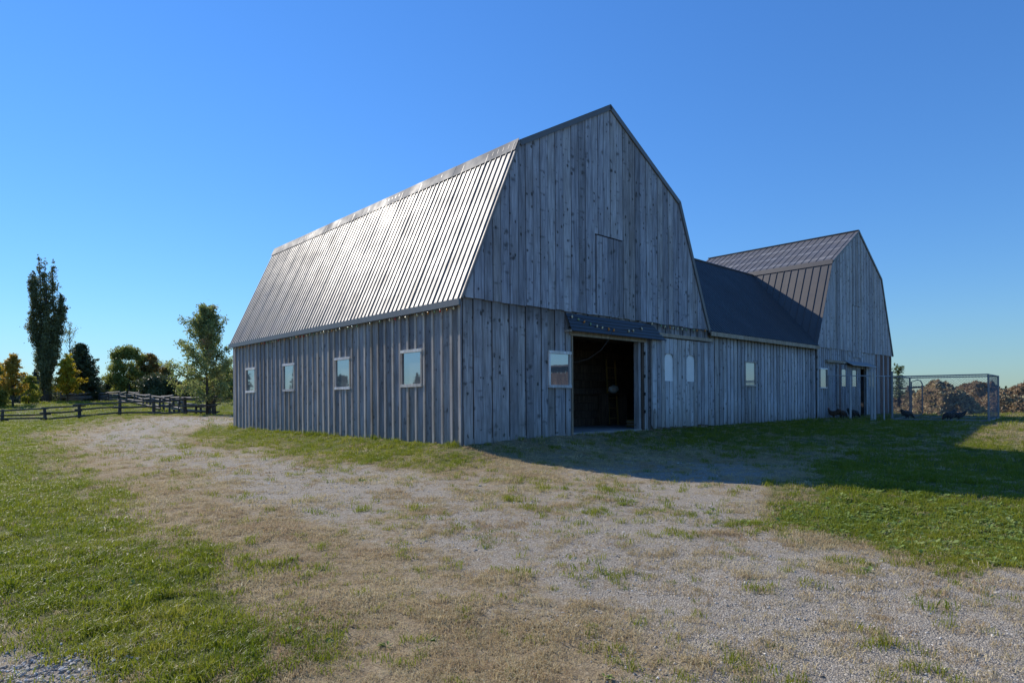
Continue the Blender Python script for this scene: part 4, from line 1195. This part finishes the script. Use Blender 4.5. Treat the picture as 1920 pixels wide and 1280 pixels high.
LEAF = {
    'poplar': leafmat('poplar_leaves', [(0.022, 0.028, 0.016), (0.06, 0.068, 0.034), (0.125, 0.13, 0.07)], 0.3),
    'orange': leafmat('orange_maple_leaves', [(0.05, 0.07, 0.012), (0.16, 0.11, 0.015), (0.30, 0.13, 0.03), (0.33, 0.12, 0.05)], 0.45),
    'yellow': leafmat('yellow_leaves', [(0.07, 0.065, 0.010), (0.19, 0.14, 0.014), (0.27, 0.19, 0.02)], 0.4),
    'yelgreen': leafmat('yellow_green_leaves', [(0.04, 0.055, 0.012), (0.11, 0.12, 0.02), (0.18, 0.16, 0.025)], 0.4),
    'green': leafmat('mid_green_leaves', [(0.03, 0.042, 0.014), (0.085, 0.10, 0.028), (0.14, 0.145, 0.045)], 0.4),
    'maple': leafmat('maple_leaves', [(0.04, 0.06, 0.026), (0.075, 0.10, 0.042), (0.12, 0.135, 0.062), (0.15, 0.08, 0.052)], 0.4),
    'dark': leafmat('dark_cedar_foliage', [(0.014, 0.020, 0.013), (0.032, 0.042, 0.021), (0.065, 0.074, 0.032)], 0.2),
    'blue': leafmat('blue_spruce_foliage', [(0.016, 0.026, 0.024), (0.035, 0.05, 0.045), (0.06, 0.075, 0.065)], 0.12),
    'rust': leafmat('rust_leaves', [(0.03, 0.035, 0.012), (0.09, 0.065, 0.02), (0.16, 0.075, 0.03)], 0.35),
    'sapl': leafmat('young_spruce_needles', [(0.03, 0.045, 0.022), (0.06, 0.085, 0.04), (0.10, 0.12, 0.06)], 0.2),
}
tree('poplar_tree', 'tall columnar poplar standing far above every other tree at the left', 'tree', 88, 80, 481, 'poplar', 'poplar', 1, nleaf=52000, hw_px=27, leaf=0.21)
tree('deciduous_tree', 'dark tree cut by the left edge of the picture', 'tree', -12, 72, 676, 'round', 'green', 2, nleaf=9000, hw_px=26, leaf=0.22)
tree('maple_tree', 'slender maple with orange and gold autumn leaves left of the tall poplar', 'tree', 24, 70, 655, 'decid', 'orange', 3, nleaf=8000, hw_px=26, leaf=0.19, low=.2)
tree('young_tree', 'small yellow green tree between the orange maple and the poplar', 'tree', 54, 74, 703, 'round', 'yelgreen', 4, nleaf=4500, hw_px=17, leaf=0.19)
tree('spruce_tree', 'blue grey evergreen behind the small yellow green tree', 'tree', 68, 90, 690, 'spruce', 'blue', 5, nleaf=5000, hw_px=22, leaf=0.28)
tree('birch_tree', 'thin nearly bare tree with upright twigs above the cedar', 'tree', 131, 96, 605, 'bare', 'green', 6, nleaf=420, hw_px=20, leaf=0.22)
tree('cedar_tree', 'broad dark evergreen cedar right of the poplar behind the yellow tree', 'tree', 152, 88, 641, 'spruce', 'dark', 7, nleaf=34000, hw_px=46, leaf=0.26, lean=0.3)
tree('yellow_tree', 'yellow leaved tree standing in front of the dark cedar', 'tree', 127, 80, 662, 'decid', 'yellow', 8, nleaf=10000, hw_px=29, leaf=0.2, low=.12)
tree('spruce_tree', 'small dark spruce in the sky gap right of the cedar', 'tree', 203, 92, 706, 'spruce', 'dark', 9, nleaf=4500, hw_px=17, leaf=0.26)
tree('deciduous_tree', 'large rounded green tree in the middle of the back row', 'tree', 242, 84, 649, 'round', 'green', 10, nleaf=26000, hw_px=37, leaf=0.22)
tree('deciduous_tree', 'olive brown tree at the right of the large rounded green one', 'tree', 279, 86, 660, 'round', 'rust', 12, nleaf=14000, hw_px=27, leaf=0.22)
tree('spruce_tree', 'dark conifer tip rising behind the olive brown tree', 'tree', 288, 92, 661, 'spruce', 'dark', 13, nleaf=6000, hw_px=22, leaf=0.28)
tree('cedar_bush', 'low dark round cedar behind the split rail fence', 'tree', 297, 76, 705, 'round', 'dark', 14, nleaf=20000, hw_px=38, leaf=0.24)
tree('young_maple', 'small rusty maple between the dark cedar and the big maple', 'tree', 312, 82, 680, 'decid', 'rust', 15, nleaf=6000, hw_px=22, leaf=0.2)
tree('maple_tree', 'loose open maple with reddish tips standing by the barn corner', 'tree', 388, 41.5, 567, 'spread', 'maple', 16, nleaf=27000, hw_px=78, leaf=0.13, low=.10, group=None)
tree('deciduous_tree', 'dark tree behind the maple, next to the barn corner', 'tree', 425, 86, 690, 'round', 'green', 17, nleaf=16000, hw_px=38, leaf=0.25)
tree('deciduous_tree', 'dark green tree behind the lower branches of the maple', 'tree', 375, 92, 712, 'round', 'dark', 18, nleaf=14000, hw_px=36, leaf=0.25)
tree('spruce_tree', 'thin dark spruce between the rusty maple and the big maple', 'tree', 322, 95, 700, 'spruce', 'dark', 19, nleaf=3000, hw_px=9, leaf=0.24)
tree('young_spruce', 'sparse young spruce beside the kennel with twigs against the sky', 'tree', 1685, 36.0, 677, 'sapling', 'sapl', 20, nleaf=1000, hw_px=15, leaf=0.10, group=None)
for i, (px, Y, tp) in enumerate([(1886, 150, 723), (1905, 160, 724), (1915, 150, 721), (1934, 155, 719)]):
    tree('distant_tree', ['tiny pointed tree above the manure heaps, first right of the kennel', 'low tiny tree on the skyline between two pointed ones at the right', 'second tiny pointed tree on the skyline near the right edge', 'tiny tree on the skyline at the right edge'][i], 'tree', px, Y, tp, 'spruce' if i % 2 == 0 else 'round', 'dark', 30 + i, nleaf=700, hw_px=7, leaf=0.4, group='trees on the far skyline')
rs_ = np.random.RandomState(91)
cc, rr_ = [], []
for k in range(150):
    px_ = -110 + 560 * k / 149 + rs_.uniform(-3, 3); Yh = 108 + rs_.uniform(-5, 5)
    x_, y_ = at(px_, Yh); hh_ = 1.6 + 2.6 * float(fbm(px_ * 0.02, 3.0, 5, 3))
    for q in range(4): cc.append((x_ + rs_.uniform(-.8, .8), y_, gz(x_, y_) + hh_ * (0.15 + 0.26 * q))); rr_.append(1.1)
Ph, ih = clump_points(cc, rr_, 26000, rs_)
hedge = link('hedgerow', leaf_mesh(Ph, 0.42, rs_, rs_.random(26000)), LEAF['dark'])
tag(hedge, 'low dark hedgerow closing the lawn behind the far fence', 'hedgerow', None, 'stuff')
# trees beyond the left edge of the picture: what the long wall's windows mirror
for i in range(10):
    X_, Y_ = -100 - 5 * (i % 3), 12 + i * 6.5
    tree('spruce_tree', 'spruce far off to the left, mirrored in the windows of the long wall', 'tree', 0, 100, None, 'spruce' if i % 3 else 'round', 'dark', 60 + i, nleaf=1800, hw_px=26, leaf=0.5, group='trees mirrored in the windows', xoff=(X_, Y_), hgt=[9, 7, 8, 12, 7, 10, 6, 11, 8, 7][i])

shx, shy = 27.0, 9.5
shed = thing('board_shed', 'low dark board shed off to the right, mirrored in the gable window', 'shed', (shx, shy, gz(shx, shy)), 0.0)
for k in range(30):
    MB().ext([(0.3 * k, 0.0), (0.3 * k + 0.285, 0.0), (0.3 * k + 0.285, 2.75 + 0.018 * k), (0.3 * k, 2.75 + 0.018 * k)], lambda a, b, t: (t, a, b), 0.0, 0.03).build('board', M['darkwood'], shed)
MB().box(0.05, 6.0, 0.0, 9.0, 0.0, 2.7).build('wall', M['darkwood'], shed)
MB().ext([(-0.3, 2.75), (9.3, 3.33), (9.3, 3.45), (-0.3, 2.87)], lambda a, b, t: (t, a, b), -0.4, 6.3).build('roof', M['roofbrown'], shed)

# ------------------------------------------------------------------ the heaps themselves
def heap(label, px, Y, hw, hd, h, seed, lumps=9, straw='straw', expo=1.5):
    Y *= 1.17; hw *= 1.17; hd *= 1.1; h *= 1.17
    x0, y0 = at(px, Y)
    r2 = random.Random(seed)
    bl = [(0, 0, h, hw, hd)]
    for i in range(lumps):
        a_ = r2.uniform(0, 6.28); rr = math.sqrt(r2.random()) * 0.75
        bl.append((math.cos(a_) * rr * hw, math.sin(a_) * rr * hd, h * r2.uniform(0.45, 0.85) * (1 - 0.35 * rr), hw * r2.uniform(0.22, 0.45), hd * r2.uniform(0.22, 0.5)))
    nx, ny = 84, 56
    V = []
    xs = np.linspace(-1.25 * hw, 1.25 * hw, nx); ys = np.linspace(-1.25 * hd, 1.25 * hd, ny)
    XX, YY = np.meshgrid(xs, ys)
    Zm = np.zeros_like(XX) - 0.3
    for cx, cy, ch, rx_, ry_ in bl:
        q = np.sqrt(((XX - cx) / rx_) ** 2 + ((YY - cy) / ry_) ** 2)
        Zm = np.maximum(Zm, ch * (1 - q ** expo) if ch == h else ch * (1 - q ** 2))
    Zm = Zm + (fbm(XX * 1.6 + seed, YY * 1.6, seed, 3) - 0.5) * 0.55 * h * 0.6 + (fbm(XX * 4 + seed, YY * 4, seed + 5, 4) - 0.5) * 0.45
    GX, GY = XX + x0, YY + y0
    ZZ = np.maximum(Zm, -0.3) + ground_z(GX, GY)
    V = np.stack([XX.ravel(), YY.ravel(), (ZZ - gz(x0, y0)).ravel()], 1)
    F = [(j * nx + i, j * nx + i + 1, (j + 1) * nx + i + 1, (j + 1) * nx + i) for j in range(ny - 1) for i in range(nx - 1)]
    me = bpy.data.meshes.new('manure_heap'); me.from_pydata(V.tolist(), [], F); me.update()
    me.polygons.foreach_set('use_smooth', [True] * len(me.polygons))
    o = link('manure_heap', me, M['heap']); o.location = (x0, y0, gz(x0, y0))
    rs = np.random.RandomState(seed + 7); nn = int(2600 * hw)
    vi = rs.randint(0, len(V), nn); vi = vi[(Zm.ravel()[vi] > 0.02)]
    Pc = V[vi] + np.stack([rs.uniform(-.05, .05, len(vi)), rs.uniform(-.05, .05, len(vi)), rs.uniform(0, .05, len(vi))], 1)
    st = link('straw', leaf_mesh(Pc, 0.19, rs, rs.random(len(vi)), aspect=0.32), M[straw], o); st['kind'] = 'stuff'
    tag(o, label, 'manure heap', 'manure heaps beyond the kennel')
    return o
heap('tall tan straw manure heap in front, behind the kennel gate', 1760, 29.5, 1.9, 2.0, 1.72, 3, 5, 'tanstraw', 1.1)
heap('low brown manure heap at the foot of the young spruce', 1705, 31.5, 1.7, 1.5, 0.95, 11, 6, 'tanstraw')
heap('broad dark manure heap at the middle, highest of the row', 1838, 33.5, 2.6, 1.9, 1.66, 23, 12)
heap('dark manure heap behind the right corner of the kennel', 1880, 31.8, 1.9, 1.5, 1.05, 31)
heap('dark lumpy manure heap at the right edge past the kennel', 1930, 33.0, 2.6, 1.8, 1.45, 47, 12)
heap('dark brown manure heap at the back between the tan heap and the barn', 1735, 36.0, 2.6, 1.8, 0.95, 53, 12)
heap('rear brown manure heap filling the gap behind the two tall heaps', 1805, 36.5, 2.6, 1.8, 1.05, 61, 12)

# ------------------------------------------------------------------ split rail fences
def rail_obj(root, p, q, r0, mat=None):
    p, q = Vector(p), Vector(q); m = p.lerp(q, .5) + Vector((rng.uniform(-.04, .04), rng.uniform(-.04, .04), rng.uniform(-.05, .03)))
    mb = MB(); mb.tube([p, p.lerp(m, .5) + Vector((0, 0, rng.uniform(-.02, .02))), m, q], [r0 * rng.uniform(.8, 1), r0 * 1.05, r0, r0 * rng.uniform(.65, .95)], 5)
    return mb.build('rail', mat or M['rail'], root)
f1 = [(4, 46.5, .92), (84, 45.3, .95), (149, 44.5, 1.02), (224, 43.6, 1.1), (288, 42.7, 1.1), (347, 42.0, 1.2), (400, 41.3, 1.28)]
fp = [(*at(px, Y), h_) for px, Y, h_ in f1]
x_, y_ = at(-70, 47.4); fp.insert(0, (x_, y_, .92)); x_, y_ = at(-150, 48.4); fp.insert(0, (x_, y_, .92))
fence = thing('split_rail_fence', 'weathered cedar rail fence on stout posts across the near lawn', 'fence', (fp[-1][0], fp[-1][1], gz(fp[-1][0], fp[-1][1])))
for (x, y, h_) in fp:
    z_ = gz(x, y)
    MB().tube([rel((x, y), z_ - 0.1, fence), rel((x + rng.uniform(-.03, .03), y), z_ + h_ * 0.5, fence), rel((x + rng.uniform(-.05, .05), y), z_ + h_, fence)], [0.115, 0.105, 0.095], 7).build('post', M['post'], fence)
for i in range(len(fp) - 1):
    (xa, ya, ha), (xb, yb, hb) = fp[i], fp[i + 1]
    dx, dy = xb - xa, yb - ya; l_ = math.hypot(dx, dy); dx /= l_; dy /= l_
    for k, fr in enumerate((0.16, 0.52, 0.88)):
        oa, ob = rng.uniform(.25, .55), rng.uniform(.25, .55)
        sgn = 0.11 if (i + k) % 2 else -0.11
        za = gz(xa, ya) + ha * fr + rng.uniform(-.06, .06); zb_ = gz(xb, yb) + hb * fr + rng.uniform(-.06, .06)
        pa = rel((xa - dx * oa - dy * sgn, ya - dy * oa + dx * sgn), za, fence); pb = rel((xb + dx * ob - dy * sgn, yb + dy * ob + dx * sgn), zb_, fence)
        rail_obj(fence, pa, pb, 0.062, M['post'])
# zigzag stacked rails running away from the near fence
zz = [(398, 41.6), (372, 44), (340, 46), (322, 50), (303, 52), (285, 57), (272, 60), (255, 66), (240, 70), (225, 76), (206, 80), (188, 86)]
zp = [at(px, Y) for px, Y in zz]
snake = thing('snake_rail_fence', 'zigzag fence of stacked pale split rails running back towards the trees', 'fence', (*zp[0], gz(*zp[0])))
for i, p in enumerate(zp):
    z_ = gz(*p)
    for s_ in (-.16, .16):
        MB().tube([rel((p[0] + s_, p[1] + s_ * .4), z_ - 0.1, snake), rel((p[0] + s_ * .8, p[1]), z_ + 1.12, snake)], [0.09, 0.075], 6).build('post', M['post'], snake)
for i in range(len(zp) - 1):
    p, q = Vector(zp[i]), Vector(zp[i + 1]); d = (q - p).normalized(); n_ = Vector((-d.y, d.x))
    for k in range(5):
        o1, o2 = rng.uniform(.3, .8), rng.uniform(.3, .8)
        a_ = p - d * o1 + n_ * rng.uniform(-.22, .22); b_ = q + d * o2 + n_ * rng.uniform(-.22, .22)
        hk = 0.22 + 0.24 * k
        rail_obj(snake, rel(a_, gz(*p) + hk + rng.uniform(-.10, .10) + (.10 if i % 2 else 0), snake), rel(b_, gz(*q) + hk + rng.uniform(-.10, .10) + (.10 if i % 2 else 0), snake), 0.07)
zz2 = [(132, 82), (140, 84), (147, 86), (154, 84), (160, 83)]
zp2 = [at(px, Y) for px, Y in zz2]
s2 = thing('rail_pile', 'heap of crossed pale rails in front of the yellow tree', 'rail pile', (*zp2[0], gz(*zp2[0])))
for i in range(16):
    k = rng.uniform(0, 1); c = Vector(at(131 + 30 * k, 82 + rng.uniform(0, 4))); a_ = rng.uniform(-.5, .5)
    hh = rng.uniform(.2, 1.5) * (1 - abs(k - .55) * .8); dd_ = Vector((math.cos(a_), math.sin(a_))) * rng.uniform(.9, 1.7)
    rail_obj(s2, rel(c - dd_, gz(*c) + hh + rng.uniform(-.15, .15), s2), rel(c + dd_, gz(*c) + hh + rng.uniform(-.15, .15), s2), 0.075)
def post_rail(label, pts, h_, rails, name='rail_fence'):
    ps = [at(px, Y) for px, Y in pts]
    f = thing(name, label, 'fence', (*ps[0], gz(*ps[0])))
    for p in ps:
        z_ = gz(*p); MB().tube([rel(p, z_ - .1, f), rel(p, z_ + h_, f)], [0.11, 0.10], 6).build('post', M['post'], f)
    for p, q in zip(ps[:-1], ps[1:]):
        for fr in rails:
            rail_obj(f, rel(p, gz(*p) + h_ * fr, f), rel(q, gz(*q) + h_ * fr + rng.uniform(-.05, .05), f), 0.06, M['post'])
post_rail('far rail fence passing behind the poplar trunk under the back trees', [(-20, 84), (37, 84), (80, 85), (115, 85), (143, 84), (160, 84), (166, 90), (200, 90), (230, 92)], 1.35, (0.5, 0.93))
post_rail('dark board fence behind the young spruce and the kennel posts', [(1668, 37.5), (1683, 37.2), (1704, 36.8), (1730, 36.6)], 1.55, (0.3, 0.5, 0.7, 0.93), 'board_fence')

# ------------------------------------------------------------------ ground cover (geometry-node scatter)
def src_collection(name, meshes):
    c = bpy.data.collections.new(name)
    for i, me in enumerate(meshes):
        o = bpy.data.objects.new(me.name, me); c.objects.link(o)
    return c
def blade_clump(seed, n, h, spread, wid, lean, mat, name, broad=False):
    r2 = random.Random(seed); vs, fs, ti = [], [], []
    for i in range(n):
        a_ = r2.uniform(0, 6.283); rr = spread * math.sqrt(r2.random()); bx, by = math.cos(a_) * rr, math.sin(a_) * rr
        hh = h * r2.uniform(0.45, 1.15); la = r2.uniform(0, 6.283); le = lean * r2.uniform(.2, 1.3) * hh
        dx, dy = math.cos(la), math.sin(la); wx, wy = -dy * wid * .5, dx * wid * .5
        fa = r2.uniform(0, 6.283); wx, wy = math.cos(fa) * wid * .5, math.sin(fa) * wid * .5
        k = len(vs); t_ = r2.random()
        mx, my, mz = bx + dx * le * .35, by + dy * le * .35, hh * .6
        vs += [(bx - wx, by - wy, -0.01), (bx + wx, by + wy, -0.01), (mx + wx * .8, my + wy * .8, mz), (mx - wx * .8, my - wy * .8, mz), (bx + dx * le, by + dy * le, hh * (1 - .25 * lean))]
        fs += [(k, k + 1, k + 2, k + 3), (k + 3, k + 2, k + 4)]; ti += [t_, t_]
    me = bpy.data.meshes.new(name); me.from_pydata(vs, [], fs); me.update()
    q = me.attributes.new('tint', 'FLOAT', 'FACE'); q.data.foreach_set('value', ti); me.materials.append(mat)
    return me
def rosette(seed, mat, name):
    r2 = random.Random(seed); vs, fs, ti = [], [], []
    for i in range(r2.randint(5, 8)):
        a_ = r2.uniform(0, 6.283); ln = r2.uniform(.05, .10); wd = ln * r2.uniform(.34, .5); el = r2.uniform(.15, .8)
        d = Vector((math.cos(a_) * math.cos(el), math.sin(a_) * math.cos(el), math.sin(el))); s_ = Vector((-math.sin(a_), math.cos(a_), r2.uniform(-.3, .3))) * wd * .5
        base = d * .012; k = len(vs); t_ = r2.random()
        m1 = base + d * ln * .45; m2 = base + d * ln * .75 - Vector((0, 0, ln * .08)); tip = base + d * ln - Vector((0, 0, ln * .25))
        c1 = m1 - Vector((0, 0, wd * .15))
        vs += [tuple(base), tuple(m1 + s_), tuple(c1), tuple(m1 - s_), tuple(m2 + s_ * .8), tuple(m2 - Vector((0, 0, wd * .1))), tuple(m2 - s_ * .8), tuple(tip)]
        fs += [(k, k + 1, k + 2), (k, k + 2, k + 3), (k + 1, k + 4, k + 5, k + 2), (k + 2, k + 5, k + 6, k + 3), (k + 4, k + 7, k + 5), (k + 5, k + 7, k + 6)]; ti += [t_] * 6
    me = bpy.data.meshes.new(name); me.from_pydata(vs, [], fs); me.update()
    q = me.attributes.new('tint', 'FLOAT', 'FACE'); q.data.foreach_set('value', ti); me.materials.append(mat)
    return me
def pebble(seed, mat):
    r2 = random.Random(seed); bm = bmesh.new(); bmesh.ops.create_icosphere(bm, subdivisions=1, radius=1)
    sx_, sy_, sz_ = r2.uniform(.8, 1.3), r2.uniform(.6, 1), r2.uniform(.4, .7)
    for v in bm.verts: v.co = Vector((v.co.x * sx_, v.co.y * sy_, v.co.z * sz_)) * (1 + r2.uniform(-.16, .16))
    me = bpy.data.meshes.new('pebble'); bm.to_mesh(me); bm.free(); me.materials.append(mat); return me
def pts_object(name, label, cat, X, Y, sc, rs, coll, tiltmax=0.15, zoff=0.0):
    n = len(X); Z = ground_z(X, Y) + zoff
    me = bpy.data.meshes.new(name); me.vertices.add(n)
    me.vertices.foreach_set('co', np.stack([X, Y, Z], 1).astype(np.float32).ravel())
    a1 = me.attributes.new('sc', 'FLOAT', 'POINT'); a1.data.foreach_set('value', sc.astype(np.float32))
    rot = np.stack([rs.uniform(-tiltmax, tiltmax, n), rs.uniform(-tiltmax, tiltmax, n), rs.uniform(0, 6.283, n)], 1)
    a2 = me.attributes.new('rot', 'FLOAT_VECTOR', 'POINT'); a2.data.foreach_set('vector', rot.astype(np.float32).ravel())
    a3 = me.attributes.new('pick', 'INT', 'POINT'); a3.data.foreach_set('value', rs.randint(0, len(coll.objects), n).astype(np.int32))
    o = link(name, me, None); tag(o, label, cat, None, 'stuff')
    ng = bpy.data.node_groups.new(name, 'GeometryNodeTree')
    ng.interface.new_socket(name='Geometry', in_out='INPUT', socket_type='NodeSocketGeometry'); ng.interface.new_socket(name='Geometry', in_out='OUTPUT', socket_type='NodeSocketGeometry')
    gi, go = ng.nodes.new('NodeGroupInput'), ng.nodes.new('NodeGroupOutput')
    ci = ng.nodes.new('GeometryNodeCollectionInfo'); ci.inputs['Collection'].default_value = coll; ci.inputs['Separate Children'].default_value = True; ci.inputs['Reset Children'].default_value = True
    ip = ng.nodes.new('GeometryNodeInstanceOnPoints'); ip.inputs['Pick Instance'].default_value = True
    def attr(nm, ty):
        q = ng.nodes.new('GeometryNodeInputNamedAttribute'); q.data_type = ty; q.inputs['Name'].default_value = nm; return q.outputs[0]
    L = ng.links.new
    L(gi.outputs[0], ip.inputs['Points']); L(ci.outputs[0], ip.inputs['Instance'])
    L(attr('sc', 'FLOAT'), ip.inputs['Scale']); L(attr('rot', 'FLOAT_VECTOR'), ip.inputs['Rotation']); L(attr('pick', 'INT'), ip.inputs['Instance Index'])
    L(ip.outputs[0], go.inputs[0])
    md = o.modifiers.new('scatter', 'NODES'); md.node_group = ng
    return o
def stonemat():
    b = NB('gravel_stone'); rn = b.rnd()
    c = b.ramp(rn, [(0, (0.15, 0.13, 0.11)), (0.4, (0.37, 0.33, 0.27)), (0.8, (0.53, 0.485, 0.415)), (1.0, (0.75, 0.71, 0.64))])
    b.princ(c, 0.85, 0, 0.2, b.noise(b.pos(), 90, 2), 0.3, 0.004)
    return b.m
GM = {
    'green': grassmat('green_grass_blades', [(0.085, 0.13, 0.010), (0.17, 0.22, 0.014), (0.25, 0.27, 0.022), (0.40, 0.33, 0.08)], 0.45),
    'dry': grassmat('dry_grass_blades', [(0.18, 0.115, 0.065), (0.44, 0.315, 0.185), (0.46, 0.37, 0.20), (0.58, 0.49, 0.30), (0.76, 0.69, 0.50)], 0.35, 0.6),
    'weed': grassmat('broad_weed_leaves', [(0.13, 0.19, 0.04), (0.21, 0.29, 0.06), (0.36, 0.42, 0.16)], 0.4, 0.5),
    'stone': stonemat(),
}
cg = src_collection('green_grass_sources', [blade_clump(100 + i, 16, 0.055, 0.05, 0.0042, 0.9, GM['green'], 'grass_clump') for i in range(5)])
cgl = src_collection('lush_grass_sources', [blade_clump(150 + i, 30, 0.15, 0.07, 0.007, 0.9, GM['green'], 'lush_clump') for i in range(4)])
cd = src_collection('dry_grass_sources', [blade_clump(200 + i, 18, 0.034, 0.055, 0.0042, 1.8, GM['dry'], 'dry_clump') for i in range(5)])
cw = src_collection('weed_sources', [rosette(300 + i, GM['weed'], 'weed_rosette') for i in range(6)])
cp = src_collection('pebble_sources', [pebble(400 + i, GM['stone']) for i in range(6)])
def polar(rs, r0, r1, dens, half=R(44)):
    n = int(half * (r1 ** 2 - r0 ** 2) * dens)
    rr = np.sqrt(rs.uniform(r0 ** 2, r1 ** 2, n)); th = rs.uniform(-half, half, n)
    return np.sin(th) * rr, np.cos(th) * rr
def outside(X, Y, m=0.05):
    rx, ry = X - AX, Y - AY; u = rx * CT + ry * ST; d = -rx * ST + ry * CT
    return ~((u > -m) & (u < U2 + WID2 + m) & (d > -m) & (d < LEN + m))
BANDS = [(2.0, 4.5, 520, 1.0), (4.5, 8, 300, 1.05), (8, 14, 130, 1.25), (14, 26, 48, 1.6), (26, 55, 9, 2.4), (55, 100, 1.6, 4.5)]
def scatter(name, label, cat, coll, seed, densf, sizef=None, bands=BANDS, tilt=0.2, zoff=0.0, mult=1.0):
    rs = np.random.RandomState(seed); XS, YS, SS = [], [], []
    for r0, r1, dn, sc in bands:
        X, Y = polar(rs, r0, r1, dn * mult)
        g, v = field(X, Y)
        keep = (rs.random(len(X)) < densf(X, Y, g, v)) & outside(X, Y)
        X, Y = X[keep], Y[keep]
        s_ = sc * rs.uniform(0.6, 1.35, len(X))
        if sizef is not None: s_ = s_ * sizef(X, Y)
        XS.append(X); YS.append(Y); SS.append(s_)
    X, Y, s_ = np.concatenate(XS), np.concatenate(YS), np.concatenate(SS)
    print(name, len(X))
    return pts_object(name, label, cat, X, Y, s_, rs, coll, tilt, zoff)
def patch(X, Y): return fbm(X * 1.3, Y * 1.3, 21, 4) * 0.6 + fbm(X * 4.5, Y * 4.5, 33, 3) * 0.4
scatter('green_grass', 'green lawn grass growing on both sides of the drive', 'grass', cg, 1,
        lambda X, Y, g, v: np.clip(sstep(0.22, 0.75, g + (patch(X, Y) - 0.5) * 1.5) * 0.95 + 0.10 * sstep(0.46, 0.62, fbm(X * 3.1, Y * 3.1, 61, 4)), 0, 1), lambda X, Y: 0.65 + 0.8 * fbm(X * 1.1, Y * 1.1, 5, 3))
scatter('dry_grass', 'dry straw coloured grass along the edges of the drive', 'grass', cd, 2,
        lambda X, Y, g, v: np.clip(sstep(0.9, 0.2, g + (patch(X, Y) - 0.5) * 0.8) * (0.06 + 0.94 * sstep(0.55, 0.33, 0.68 * v + 0.19 + (fbm(X * 2.6, Y * 2.6, 41, 5) - 0.5) * 1.6)) + 0.12, 0, 1), lambda X, Y: 0.6 + 0.8 * fbm(X * 1.4, Y * 1.4, 55, 3), mult=1.15)
PX, PY = ground_at(1700, 985)
def weeds_d(X, Y, g, v):
    e = np.exp(-(((X - PX) / 2.6) ** 2 + ((Y - PY) / 1.7) ** 2) ** 2)
    return np.clip(e * sstep(0.4, 0.8, g + (patch(X, Y) - .5)) * 0.85 + 0.008 * sstep(.5, .8, g) + 0.05 * sstep(.62, .72, patch(X, Y)) * (g > .08), 0, 1)
scatter('broad_leaf_weeds', 'patch of broad leaved weeds in the grass at the right of the gravel', 'weeds', cw, 3, weeds_d, bands=[(2, 4.5, 260, 0.6), (4.5, 9, 260, 0.7), (9, 14, 90, 0.9)])
LG = [ground_at(250, 1140), ground_at(210, 1180), ground_at(300, 1120), ground_at(40, 1000), ground_at(15, 1100), ground_at(330, 1160), ground_at(470, 1020), ground_at(320, 1000), ground_at(370, 1045)]
def lush_d(X, Y, g, v):
    k = np.zeros_like(X)
    for i, (cx, cy) in enumerate(LG): k = np.maximum(k, np.exp(-(((X - cx) ** 2 + (Y - cy) ** 2) / (0.17 if i < 6 else 0.09) ** 2)))
    rx, ry = X - AX, Y - AY; u = rx * CT + ry * ST; d = -rx * ST + ry * CT
    wall = ((u < -0.05) & (u > -0.28) & (d > 0) & (d < LEN)) * (fbm(d * 1.2, d * 0, 77, 3) > 0.52) * 1.0
    return np.clip(k * 0.9 + wall * 0.5 + 0.03 * (patch(X, Y) > .6) * (g > .55), 0, 1)
scatter('tall_grass_tufts', 'taller green grass tufts in the lawn and at the foot of the long wall', 'grass', cgl, 4, lush_d, bands=[(2, 4.5, 220, 1.15), (4.5, 9, 60, 0.8), (9, 26, 60, 0.9)])
SG = ground_at(60, 1275)
def peb_d(X, Y, g, v):
    corner = np.exp(-(((X - SG[0]) ** 2 + (Y - SG[1]) ** 2) / 0.45 ** 2) ** 2)
    return np.clip(corner + 0.35 * sstep(0.35, 0.75, v + (fbm(X * 1.7, Y * 1.7, 41, 4) - 0.5) * 1.2), 0, 1)
def peb_s(X, Y):
    corner = np.exp(-(((X - SG[0]) ** 2 + (Y - SG[1]) ** 2) / 0.5 ** 2) ** 2)
    return 0.008 + 0.008 * corner + 0.006 * (np.random.RandomState(5).random(len(X)) > 0.93)
scatter('gravel_stones', 'loose pale gravel stones lying on the drive', 'gravel', cp, 5, peb_d, peb_s, bands=[(2, 4.5, 1700, 0.8), (4.5, 9, 520, 0.9), (9, 16, 110, 1.2)], tilt=0.5, zoff=0.002)
